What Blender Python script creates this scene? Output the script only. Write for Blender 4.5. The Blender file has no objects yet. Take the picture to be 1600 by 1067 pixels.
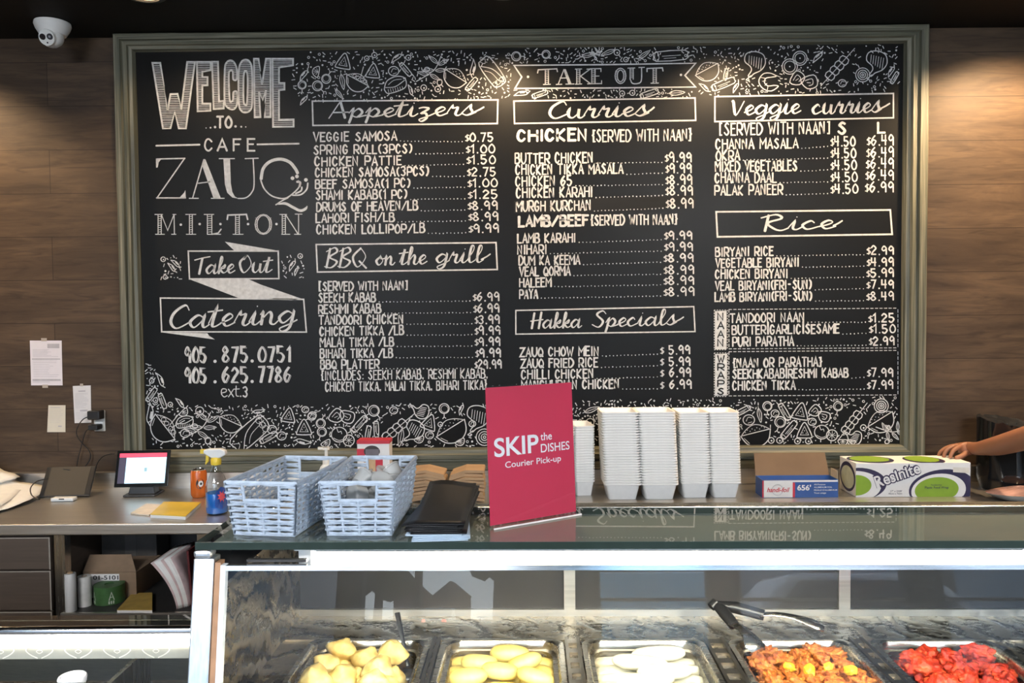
import bpy, bmesh, math, random
from mathutils import Vector, Matrix, noise
random.seed(7)
SC = bpy.context.scene
COL = SC.collection
PI = math.pi
# ------------------------------------------------------------------ camera
F, CZ = 1250.0, 1.6
PITCH, YAW, ROLL = 0.03742, -0.00721, 0.00896
def _basis():
    f = Vector((math.sin(YAW)*math.cos(PITCH), math.cos(YAW)*math.cos(PITCH), -math.sin(PITCH)))
    r = Vector((math.cos(YAW), -math.sin(YAW), 0)); u = r.cross(f)
    return (r*math.cos(ROLL)-u*math.sin(ROLL), u*math.cos(ROLL)+r*math.sin(ROLL), f)
RT, UP, FW = _basis()
cd = bpy.data.cameras.new('camera'); cam = bpy.data.objects.new('camera', cd); COL.objects.link(cam)
cd.sensor_width = 36; cd.lens = F/1600*36; cd.clip_start = .05; cd.clip_end = 300
cam.matrix_world = Matrix(((RT.x, UP.x, -FW.x, 0), (RT.y, UP.y, -FW.y, 0), (RT.z, UP.z, -FW.z, CZ), (0, 0, 0, 1)))
SC.camera = cam
def ray(px, py): return FW + RT*((px-800)/F) - UP*((py-533.5)/F)
def at_y(px, py, Y):
    v = ray(px, py); return Vector((0, 0, CZ)) + v*(Y/v.y)
def at_z(px, py, Z):
    v = ray(px, py); return Vector((0, 0, CZ)) + v*((Z-CZ)/v.z)
# ------------------------------------------------------------------ world, light, exposure
SC.view_settings.view_transform = 'Standard'; SC.view_settings.look = 'None'
SC.view_settings.exposure = 0.0; SC.view_settings.gamma = 1.0
SC.view_settings.use_curve_mapping = False
SC.cycles.use_denoising = True
SC.cycles.max_bounces = 10; SC.cycles.transparent_max_bounces = 24; SC.cycles.glossy_bounces = 5
SC.cycles.sample_clamp_indirect = 6
SC.cycles.caustics_reflective = False; SC.cycles.caustics_refractive = False
SKY = 10.0
SPOT = 62.0
TUBE = 95.0
LEDS = 30.0
FILL_PANEL = 165.0
w = bpy.data.worlds.new('sky'); SC.world = w; w.use_nodes = True
nt = w.node_tree; bg = nt.nodes['Background']
tc = nt.nodes.new('ShaderNodeTexCoord'); sp = nt.nodes.new('ShaderNodeSeparateXYZ'); cr = nt.nodes.new('ShaderNodeValToRGB')
nt.links.new(tc.outputs['Generated'], sp.inputs[0]); nt.links.new(sp.outputs[2], cr.inputs[0]); nt.links.new(cr.outputs[0], bg.inputs[0])
cr.color_ramp.elements[0].position = 0.0; cr.color_ramp.elements[0].color = (.82, .88, .96, 1)
cr.color_ramp.elements[1].position = .35; cr.color_ramp.elements[1].color = (.62, .76, 1.0, 1)
bg.inputs[1].default_value = SKY
# ------------------------------------------------------------------ materials
MATS = {}
def new_mat(name):
    m = bpy.data.materials.new(name); m.use_nodes = True
    return m, m.node_tree, m.node_tree.nodes['Principled BSDF']
def mat(name, col, rough=.5, metal=0, var=.12, scale=30, bump=0, spec=.5, stretch=(1, 1, 1), emit=0, sss=0, coat=0):
    if name in MATS: return MATS[name]
    m, t, b = new_mat(name); MATS[name] = m
    b.inputs['Roughness'].default_value = rough; b.inputs['Metallic'].default_value = metal
    b.inputs['Specular IOR Level'].default_value = spec
    if coat: b.inputs['Coat Weight'].default_value = coat
    if sss:
        b.inputs['Subsurface Weight'].default_value = sss; b.inputs['Subsurface Radius'].default_value = (.02, .008, .004)
    c = t.nodes.new('ShaderNodeTexCoord'); mp = t.nodes.new('ShaderNodeMapping'); n = t.nodes.new('ShaderNodeTexNoise')
    mp.inputs['Scale'].default_value = stretch; n.inputs['Scale'].default_value = scale; n.inputs['Detail'].default_value = 4
    t.links.new(c.outputs['Object'], mp.inputs[0]); t.links.new(mp.outputs[0], n.inputs['Vector'])
    r = t.nodes.new('ShaderNodeValToRGB'); t.links.new(n.outputs['Fac'], r.inputs[0])
    e = r.color_ramp.elements; e[0].position = .3; e[1].position = .7
    e[0].color = tuple(max(0, x*(1-var)) for x in col[:3])+(1,); e[1].color = tuple(min(1, x*(1+var)) for x in col[:3])+(1,)
    t.links.new(r.outputs[0], b.inputs['Base Color'])
    if emit:
        t.links.new(r.outputs[0], b.inputs['Emission Color']); b.inputs['Emission Strength'].default_value = emit
    if bump:
        bp = t.nodes.new('ShaderNodeBump'); bp.inputs['Strength'].default_value = bump; bp.inputs['Distance'].default_value = .004
        t.links.new(n.outputs['Fac'], bp.inputs['Height']); t.links.new(bp.outputs[0], b.inputs['Normal'])
    return m
def glass_mat(name, tint, ior=1.5, rough=0.0, boost=1.0):
    """clear pane: transparent body, Fresnel reflection"""
    if name in MATS: return MATS[name]
    m, t, b = new_mat(name); MATS[name] = m; t.nodes.remove(b)
    out = t.nodes['Material Output']
    tr = t.nodes.new('ShaderNodeBsdfTransparent'); tr.inputs[0].default_value = (*tint, 1)
    gl = t.nodes.new('ShaderNodeBsdfGlossy'); gl.inputs['Roughness'].default_value = rough; gl.inputs[0].default_value = (1, 1, 1, 1)
    fr = t.nodes.new('ShaderNodeFresnel'); fr.inputs[0].default_value = ior
    geo = t.nodes.new('ShaderNodeNewGeometry')
    mx = t.nodes.new('ShaderNodeMixShader')
    ml = t.nodes.new('ShaderNodeMath'); ml.operation = 'MULTIPLY'; ml.inputs[1].default_value = boost; ml.use_clamp = True
    inv = t.nodes.new('ShaderNodeMath'); inv.operation = 'SUBTRACT'; inv.inputs[0].default_value = 1.0
    m2 = t.nodes.new('ShaderNodeMath'); m2.operation = 'MULTIPLY'
    t.links.new(geo.outputs['Backfacing'], inv.inputs[1])
    t.links.new(fr.outputs[0], ml.inputs[0]); t.links.new(ml.outputs[0], m2.inputs[0]); t.links.new(inv.outputs[0], m2.inputs[1])
    t.links.new(m2.outputs[0], mx.inputs[0]); t.links.new(tr.outputs[0], mx.inputs[1]); t.links.new(gl.outputs[0], mx.inputs[2])
    t.links.new(mx.outputs[0], out.inputs[0])
    return m
def emit_mat(name, col, s):
    if name in MATS: return MATS[name]
    m, t, b = new_mat(name); MATS[name] = m
    b.inputs['Base Color'].default_value = (*col, 1); b.inputs['Emission Color'].default_value = (*col, 1); b.inputs['Emission Strength'].default_value = s
    return m
def wood_wall():
    m, t, b = new_mat('wood_planks'); N = t.nodes.new; L = t.links.new
    c = N('ShaderNodeTexCoord'); sp = N('ShaderNodeSeparateXYZ'); L(c.outputs['Object'], sp.inputs[0])
    cb = N('ShaderNodeCombineXYZ'); L(sp.outputs[0], cb.inputs[0])
    ad = N('ShaderNodeMath'); ad.inputs[1].default_value = -.003; L(sp.outputs[2], ad.inputs[0]); L(ad.outputs[0], cb.inputs[1])
    br = N('ShaderNodeTexBrick'); L(cb.outputs[0], br.inputs['Vector'])
    br.inputs['Scale'].default_value = 1; br.inputs['Brick Width'].default_value = 1.37; br.inputs['Row Height'].default_value = .174
    br.inputs['Mortar Size'].default_value = .0016; br.inputs['Mortar Smooth'].default_value = .2; br.inputs['Bias'].default_value = 0
    br.offset = .37; br.offset_frequency = 2; br.squash = 1
    br.inputs['Color1'].default_value = (.86, .86, .86, 1); br.inputs['Color2'].default_value = (1.14, 1.14, 1.14, 1); br.inputs['Mortar'].default_value = (.4, .4, .4, 1)
    mp = N('ShaderNodeMapping'); mp.inputs['Scale'].default_value = (.9, 1, 5); L(c.outputs['Object'], mp.inputs[0])
    n1 = N('ShaderNodeTexNoise'); n1.inputs['Scale'].default_value = 2.2; n1.inputs['Detail'].default_value = 7; n1.inputs['Roughness'].default_value = .6; n1.inputs['Distortion'].default_value = .6
    L(mp.outputs[0], n1.inputs['Vector'])
    r1 = N('ShaderNodeValToRGB'); L(n1.outputs['Fac'], r1.inputs[0]); e = r1.color_ramp.elements
    e[0].position = .28; e[0].color = (.034, .021, .0135, 1); e[1].position = .7; e[1].color = (.105, .068, .041, 1)
    k = r1.color_ramp.elements.new(.5); k.color = (.064, .041, .025, 1)
    mp2 = N('ShaderNodeMapping'); mp2.inputs['Scale'].default_value = (1.3, 1, 12); L(c.outputs['Object'], mp2.inputs[0])
    n2 = N('ShaderNodeTexNoise'); n2.inputs['Scale'].default_value = 4; n2.inputs['Detail'].default_value = 9; n2.inputs['Distortion'].default_value = 1.2; L(mp2.outputs[0], n2.inputs['Vector'])
    r2 = N('ShaderNodeValToRGB'); L(n2.outputs['Fac'], r2.inputs[0]); e = r2.color_ramp.elements
    e[0].position = .3; e[0].color = (.55, .55, .57, 1); e[1].position = .5; e[1].color = (1, 1, 1, 1)
    m1 = N('ShaderNodeMix'); m1.data_type = 'RGBA'; m1.blend_type = 'MULTIPLY'; m1.inputs[0].default_value = .75
    L(r1.outputs[0], m1.inputs[6]); L(r2.outputs[0], m1.inputs[7])
    m2 = N('ShaderNodeMix'); m2.data_type = 'RGBA'; m2.blend_type = 'MULTIPLY'; m2.inputs[0].default_value = 1
    L(m1.outputs[2], m2.inputs[6]); L(br.outputs['Color'], m2.inputs[7]); L(m2.outputs[2], b.inputs['Base Color'])
    b.inputs['Roughness'].default_value = .55; b.inputs['Specular IOR Level'].default_value = .3
    bp = N('ShaderNodeBump'); bp.inputs['Strength'].default_value = .25; bp.inputs['Distance'].default_value = .003; L(m2.outputs[2], bp.inputs['Height']); L(bp.outputs[0], b.inputs['Normal'])
    return m
def streak_wood(name, cols, axis, rough=.5):
    """painted weathered timber, grain along axis"""
    m, t, b = new_mat(name); MATS[name] = m; N = t.nodes.new; L = t.links.new
    c = N('ShaderNodeTexCoord'); mp = N('ShaderNodeMapping'); L(c.outputs['Object'], mp.inputs[0])
    mp.inputs['Scale'].default_value = tuple(1.2 if i == axis else 60 for i in range(3))
    n = N('ShaderNodeTexNoise'); n.inputs['Scale'].default_value = 1.6; n.inputs['Detail'].default_value = 6; n.inputs['Roughness'].default_value = .65; L(mp.outputs[0], n.inputs['Vector'])
    r = N('ShaderNodeValToRGB'); L(n.outputs['Fac'], r.inputs[0]); e = r.color_ramp.elements
    e[0].position = .3; e[0].color = (*cols[0], 1); e[1].position = .72; e[1].color = (*cols[2], 1)
    k = r.color_ramp.elements.new(.5); k.color = (*cols[1], 1)
    L(r.outputs[0], b.inputs['Base Color']); b.inputs['Roughness'].default_value = rough
    bp = N('ShaderNodeBump'); bp.inputs['Strength'].default_value = .35; bp.inputs['Distance'].default_value = .002; L(n.outputs['Fac'], bp.inputs['Height']); L(bp.outputs[0], b.inputs['Normal'])
    return m
def steel(name, col=(.55, .54, .52), rough=.28, axis=0, swirl=0):
    if name in MATS: return MATS[name]
    m, t, b = new_mat(name); MATS[name] = m; N = t.nodes.new; L = t.links.new
    b.inputs['Metallic'].default_value = 1
    c = N('ShaderNodeTexCoord'); mp = N('ShaderNodeMapping'); L(c.outputs['Object'], mp.inputs[0])
    n = N('ShaderNodeTexNoise'); L(mp.outputs[0], n.inputs['Vector'])
    if swirl:
        n.inputs['Scale'].default_value = 7; n.inputs['Detail'].default_value = 2; n.inputs['Distortion'].default_value = 1.0
        wv = N('ShaderNodeTexWave'); wv.wave_type = 'RINGS'; wv.rings_direction = 'SPHERICAL'; wv.inputs['Scale'].default_value = 5; wv.inputs['Distortion'].default_value = 11; wv.inputs['Detail'].default_value = 5; wv.inputs['Detail Scale'].default_value = 1.6; wv.inputs['Detail Roughness'].default_value = .62
        L(mp.outputs[0], wv.inputs['Vector'])
    else:
        n.inputs['Scale'].default_value = 4; n.inputs['Detail'].default_value = 4
        mp.inputs['Scale'].default_value = tuple(1 if i == axis else 40 for i in range(3))
    if swirl: n = wv
    r = N('ShaderNodeValToRGB'); L(n.outputs['Fac'], r.inputs[0]); e = r.color_ramp.elements; k = .5 if swirl else .86
    e[0].position = .1 if swirl else .35; e[1].position = .95 if swirl else .65
    e[0].color = tuple(x*k for x in col)+(1,); e[1].color = (*col, 1); L(r.outputs[0], b.inputs['Base Color'])
    mr = N('ShaderNodeMapRange'); L(n.outputs['Fac'], mr.inputs[0]); mr.inputs[3].default_value = rough*.8; mr.inputs[4].default_value = rough*1.3; L(mr.outputs[0], b.inputs['Roughness'])
    bp = N('ShaderNodeBump'); bp.inputs['Strength'].default_value = .5 if swirl else .04; bp.inputs['Distance'].default_value = .006 if swirl else .001
    L(n.outputs['Fac'], bp.inputs['Height']); L(bp.outputs[0], b.inputs['Normal'])
    return m
# ------------------------------------------------------------------ mesh helpers
class MB:
    def __init__(s): s.v = []; s.f = []; s.m = []
    def add(s, vs, fs, m=0):
        k = len(s.v); s.v += [tuple(v) for v in vs]; s.f += [tuple(i+k for i in f) for f in fs]; s.m += [m]*len(fs); return s
    def box(s, x0, x1, y0, y1, z0, z1, m=0):
        v = [(x, y, z) for z in (z0, z1) for y in (y0, y1) for x in (x0, x1)]
        return s.add(v, [(0, 2, 3, 1), (4, 5, 7, 6), (0, 1, 5, 4), (2, 6, 7, 3), (0, 4, 6, 2), (1, 3, 7, 5)], m)
    def pane(s, v, m=1):
        s.add(v, [(0, 1, 5, 4), (2, 6, 7, 3), (0, 2, 3, 1), (4, 5, 7, 6), (0, 4, 6, 2), (1, 3, 7, 5)]); return s
    def tube(s, pts, r, n=8, m=0, cap=True, closed=False, flat=1.0):
        pts = [Vector(p) for p in pts]; N = len(pts); rs = r if isinstance(r, (list, tuple)) else [r]*N
        prev = None; vs = []
        for i, p in enumerate(pts):
            if closed: d = pts[(i+1) % N]-pts[i-1]
            else: d = pts[min(i+1, N-1)]-pts[max(i-1, 0)]
            if d.length < 1e-9: d = Vector((0, 0, 1))
            d.normalize()
            a = prev if prev is not None else (Vector((0, 0, 1)) if abs(d.z) < .9 else Vector((1, 0, 0)))
            a = (a-d*a.dot(d))
            if a.length < 1e-6: a = d.orthogonal()
            a.normalize(); prev = a; bb = d.cross(a)
            for k in range(n):
                t = 2*PI*k/n; vs.append(p+a*(rs[i]*math.cos(t)*flat)+bb*(rs[i]*math.sin(t)))
        fs = []
        for i in range(N if closed else N-1):
            j = (i+1) % N
            for k in range(n): fs.append((i*n+k, i*n+(k+1) % n, j*n+(k+1) % n, j*n+k))
        if cap and not closed: fs += [tuple(range(n-1, -1, -1)), tuple((N-1)*n+k for k in range(n))]
        return s.add(vs, fs, m)
    def lathe(s, prof, n=24, c=(0, 0, 0), m=0, axis='z', mats=None, cap=True):
        vs = []; fs = []; ms = []
        for r, z in prof:
            for k in range(n):
                t = 2*PI*k/n; p = (r*math.cos(t), r*math.sin(t), z)
                if axis == 'y': p = (p[0], -p[2], p[1])
                if axis == 'x': p = (p[2], p[0], p[1])
                vs.append((p[0]+c[0], p[1]+c[1], p[2]+c[2]))
        for i in range(len(prof)-1):
            for k in range(n): fs.append((i*n+k, i*n+(k+1) % n, (i+1)*n+(k+1) % n, (i+1)*n+k)); ms.append(mats[i] if mats else m)
        if cap:
            fs += [tuple(range(n-1, -1, -1)), tuple((len(prof)-1)*n+k for k in range(n))]; ms += [mats[0] if mats else m, mats[-1] if mats else m]
        k0 = len(s.f); s.add(vs, fs, m); s.m[k0:] = ms; return s
    def prism(s, poly, a0, a1, axis='y', m=0):
        """poly in the plane across axis, pushed from a0 to a1"""
        def P(u, v, a): return {'y': (u, a, v), 'x': (a, u, v), 'z': (u, v, a)}[axis]
        n = len(poly); vs = [P(u, v, a0) for u, v in poly]+[P(u, v, a1) for u, v in poly]
        fs = [tuple(range(n)), tuple(range(2*n-1, n-1, -1))]+[(i, i+n, (i+1) % n+n, (i+1) % n) for i in range(n)]
        return s.add(vs, fs, m)
    def grid(s, fn, nu, nv, m=0):
        vs = [fn(i/nu, j/nv) for j in range(nv+1) for i in range(nu+1)]
        fs = [(j*(nu+1)+i, j*(nu+1)+i+1, (j+1)*(nu+1)+i+1, (j+1)*(nu+1)+i) for j in range(nv) for i in range(nu)]
        return s.add(vs, fs, m)
    def ico(s, c, r, sub=2, sc=(1, 1, 1), nz=0, nf=1, m=0, seed=0):
        bm = bmesh.new(); bmesh.ops.create_icosphere(bm, subdivisions=sub, radius=1)
        vs = []
        for v in bm.verts:
            p = v.co.copy(); k = 1+nz*noise.noise(p*nf+Vector((seed*3.1, seed*1.7, seed)))
            if nz: k += nz*.5*noise.noise(p*nf*2.3+Vector((seed, 5, 2)))
            vs.append((c[0]+p.x*k*r*sc[0], c[1]+p.y*k*r*sc[1], c[2]+p.z*k*r*sc[2]))
        fs = [tuple(v.index for v in f.verts) for f in bm.faces]; bm.free(); return s.add(vs, fs, m)
WM = {}
def wmat(o): return WM.get(o.name, Matrix.Identity(4))
def obj(name, mb, mats, parent=None, world=False, smooth=False, bevel=0, solid=0, sub=0, label=None, loc=None, sharp=1):
    if not isinstance(mats, (list, tuple)): mats = [mats]
    me = bpy.data.meshes.new(name)
    v = mb.v
    if world and parent is not None:
        iv = wmat(parent).inverted(); v = [iv @ Vector(p) for p in v]
    if loc is not None: v = [Vector(p)-Vector(loc) for p in v]
    me.from_pydata([tuple(p) for p in v], [], mb.f)
    for m in mats: me.materials.append(m)
    if any(mb.m): me.polygons.foreach_set('material_index', mb.m)
    bm = bmesh.new(); bm.from_mesh(me); bmesh.ops.recalc_face_normals(bm, faces=bm.faces[:]) if not getattr(mb, 'flat', 0) else None
    bm.to_mesh(me); bm.free()
    if smooth: me.polygons.foreach_set('use_smooth', [True]*len(me.polygons))
    o = bpy.data.objects.new(name, me); COL.objects.link(o)
    if loc is not None: o.location = loc
    if parent is not None: o.parent = parent; WM[o.name] = wmat(parent).copy()
    if solid: md = o.modifiers.new('solid', 'SOLIDIFY'); md.thickness = solid; md.offset = 0
    if bevel:
        md = o.modifiers.new('bevel', 'BEVEL'); md.width = bevel; md.segments = 2; md.limit_method = 'ANGLE'
    if sub: md = o.modifiers.new('sub', 'SUBSURF'); md.levels = md.render_levels = sub
    if smooth and sharp and not sub:
        try: me.set_sharp_from_angle(angle=math.radians(40))
        except Exception: pass
    if label: o['label'] = label
    return o
def tag(o, label=None, cat=None, group=None, kind=None):
    if label: o['label'] = label
    if cat: o['category'] = cat
    if group: o['group'] = group
    if kind: o['kind'] = kind
    return o
def thing(name, label, cat, loc=(0, 0, 0), rz=0, group=None):
    o = bpy.data.objects.new(name, None); COL.objects.link(o); o.location = loc; o.rotation_euler = (0, 0, rz); o.empty_display_size = .05
    WM[o.name] = Matrix.Translation(Vector(loc)) @ Matrix.Rotation(rz, 4, 'Z')
    return tag(o, label, cat, group)
def struct(name, mb, m, **k): return tag(obj(name, mb, m, **k), kind='structure')
def dup(o, loc, rot=None, scale=None, label=None, parent=None):
    c = o.copy(); COL.objects.link(c); c.location = loc
    if rot is not None: c.rotation_euler = rot
    if scale is not None: c.scale = scale
    if label: c['label'] = label
    for ch in [x for x in bpy.data.objects if x.parent == o]:
        d = ch.copy(); COL.objects.link(d); d.parent = c
        for g in [x for x in bpy.data.objects if x.parent == ch]:
            e = g.copy(); COL.objects.link(e); e.parent = d
    return c
def smooth_pts(p, n=5, closed=False):
    if len(p) < 3: return list(p)
    out = []; N = len(p)
    for i in range(N if closed else N-1):
        if closed: a, b, c, d = p[i-1], p[i], p[(i+1) % N], p[(i+2) % N]
        else: a, b, c, d = p[max(i-1, 0)], p[i], p[i+1], p[min(i+2, N-1)]
        for k in range(n):
            t = k/n
            out.append(tuple(.5*(2*b[j]+(c[j]-a[j])*t+(2*a[j]-5*b[j]+4*c[j]-d[j])*t*t+(3*b[j]-a[j]-3*c[j]+d[j])*t**3) for j in range(len(b))))
    out.append(tuple(p[0] if closed else p[-1])); return out
# ---- flat strokes: drawn in 2D units, mapped by M(u, v) -> 3D
class Ink:
    def __init__(s, M): s.mb = MB(); s.mb.flat = 1; s.M = M
    def stroke(s, p, w, sm=0, closed=False, cal=0, taper=0):
        if sm: p = smooth_pts(p, sm, closed)
        elif closed: p = list(p)+[p[0]]
        q = [p[0]]
        for a in p[1:]:
            if abs(a[0]-q[-1][0])+abs(a[1]-q[-1][1]) > 1e-4: q.append(a)
        p = q; N = len(p)
        if N < 2: return s.dot(p[0][0], p[0][1], w*.55)
        L = []; R = []
        for i in range(N):
            d0 = (p[i][0]-p[i-1][0], p[i][1]-p[i-1][1]) if i else None
            d1 = (p[i+1][0]-p[i][0], p[i+1][1]-p[i][1]) if i < N-1 else None
            if closed and i == 0: d0 = (p[0][0]-p[-2][0], p[0][1]-p[-2][1])
            if closed and i == N-1: d1 = (p[1][0]-p[0][0], p[1][1]-p[0][1])
            def nn(d):
                l = math.hypot(*d) or 1; return (-d[1]/l, d[0]/l)
            n0 = nn(d0) if d0 else nn(d1); n1 = nn(d1) if d1 else n0
            bx, by = n0[0]+n1[0], n0[1]+n1[1]; l = math.hypot(bx, by)
            if l < .4: bx, by, l = n1[0], n1[1], 1
            bx /= l; by /= l; k = 1/max(.55, bx*n1[0]+by*n1[1])
            h = w*.5*k
            if cal:
                dd = d1 or d0; ll = math.hypot(*dd) or 1; dn = dd[1]/ll
                h *= (1+cal*max(0, dn)-.35*cal*max(0, -dn))
            if taper:
                t = i/(N-1); h *= max(.25, min(1, 4*min(t, 1-t)+.3))
            L.append((p[i][0]+bx*h, p[i][1]+by*h)); R.append((p[i][0]-bx*h, p[i][1]-by*h))
        vs = [s.M(*a) for a in L]+[s.M(*a) for a in R]
        fs = [(i, i+1, N+i+1, N+i) for i in range(N-1)]
        s.mb.add(vs, fs)
        if not closed:
            for e, o in ((0, 1), (N-1, N-2)):
                dx, dy = p[e][0]-p[o][0], p[e][1]-p[o][1]; l = math.hypot(dx, dy) or 1; h = math.hypot(L[e][0]-p[e][0], L[e][1]-p[e][1])
                dx, dy = dx/l*h, dy/l*h; a, b = L[e], R[e]
                s.mb.add([s.M(*a), s.M(a[0]*.8+b[0]*.2+dx*.7, a[1]*.8+b[1]*.2+dy*.7), s.M(a[0]*.2+b[0]*.8+dx*.7, a[1]*.2+b[1]*.8+dy*.7), s.M(*b)], [(0, 1, 2, 3)])
    def poly(s, p): s.mb.add([s.M(*a) for a in p], [tuple(range(len(p)))])
    def dot(s, x, y, r, n=8): s.poly([(x+r*math.cos(2*PI*k/n), y+r*math.sin(2*PI*k/n)) for k in range(n)])
    def ring(s, x, y, r, w, ry=None, n=12):
        s.stroke([(x+r*math.cos(2*PI*k/n), y+(ry or r)*math.sin(2*PI*k/n)) for k in range(n)], w, closed=True)
    def hatch(s, polys, step, w):
        ys = [y for p in polys for _, y in p]; y = min(ys)+step
        while y < max(ys)-step*.3:
            xs = []
            for p in polys:
                for i in range(len(p)):
                    a, b = p[i-1], p[i]
                    if (a[1] <= y) != (b[1] <= y): xs.append(a[0]+(y-a[1])/(b[1]-a[1])*(b[0]-a[0]))
            xs.sort()
            for a, b in zip(xs[::2], xs[1::2]):
                if b-a > 1: s.stroke([(a, y+random.uniform(-.2, .2)), (b, y+random.uniform(-.2, .2))], w)
            y += step
G = {  # hand-drawn capitals: pairs x y on a 7 x 9 grid, ~ = curved
 'A': '003960 1353', 'B': '0009 ~0949574505 ~0545624000', 'C': '~57391804113052', 'D': '0009 ~093966633000', 'E': '59090050 0545', 'F': '590900 0545',
 'G': '~5739180411305254 3454', 'H': '0009 6069 0565', 'I': '2029', 'J': '~59523002', 'K': '0009 590450', 'L': '090050', 'M': '0009347975 7570',
 'N': '00095059', 'O': '~391704113051645739', 'P': '0009 ~0949675404', 'Q': '~391704113051645739 3260', 'R': '0009 ~0949675404 2460', 'S': '~583917264452301102',
 'T': '0969 3039', 'U': '~090320406369', 'V': '093069', 'W': '0920466089', 'X': '0069 0960', 'Y': '093569 3530', 'Z': '09690060',
 '0': '~391704113051645739', '1': '072920', '2': '~072948562300 0050', '3': '~083957453544523001', '4': '090454 4940', '5': '490905 ~053553301001',  '6': '~491603204254352503',
 '7': '095920', '8': '~250729472502205225', '9': '~56240629485657 5750', '$': '~58381635533111 3930', '.': '2020', '(': '~39150540', '(': '~481512',
 ')': '~182512', '/': '0069', '-': '1545', '|': '2920', ',': '212011', ':': '2121 2525', '!': '2923 2020', '\'': '2927',
}
G['('] = '~39170540'.replace('0540', '133' + '0'); G[')'] = '~19373310'; G['['] = '493920104'[:8]; G['{'] = '~49272613 2322 ~2241'; G['}'] = '~19373613 '
G['('] = '~39171330'; G['['] = '3919'+'10'+'30'; G[']'] = '1939'+'30'+'10'; G['{'] = '49292615242040'; G['}'] = '09292635242000'
NARROW = {'I': 2, '1': 3, '.': 2, ',': 2, ':': 2, '(': 4, ')': 4, '[': 4, ']': 4, '{': 4, '}': 4, '|': 2, ' ': 3.6, 'M': 7, 'W': 8, '/': 6, '-': 6, '$': 4, "'": 4, 'E': 5, 'F': 5, 'L': 5}
def glyph(ch):
    out = []
    for part in G.get(ch, '').split():
        c = part[0] == '~'; part = part.lstrip('~')
        out.append((c, [(int(part[i]), int(part[i+1])) for i in range(0, len(part)-1, 2)]))
    return out
def adv(ch): return NARROW.get(ch, 6)+2.2
def write(ink, text, x0, x1, base, h, wd, slope=-.008, jit=.4, cal=0):
    tot = sum(adv(c) for c in text)-2.2; k = (x1-x0)/tot; x = x0
    for ch in text:
        jy = random.uniform(-jit, jit); jh = h*random.uniform(.96, 1.05)*(1.3 if ch == '|' else 1); off = -1 if ch in 'I.,:|' else 0
        small = .8 if ch == '$' else 1; ww = wd*(.62 if ch == '$' else 1)
        for c, p in glyph(ch):
            q = [(x+(a+off)*k, base+jy+slope*(x+a*k-x0)-b/9*jh*small) for a, b in p]
            ink.stroke(q, ww*random.uniform(.9, 1.12), 4 if c and len(q) > 2 else 0, cal=cal)
        x += adv(ch)*k
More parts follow.
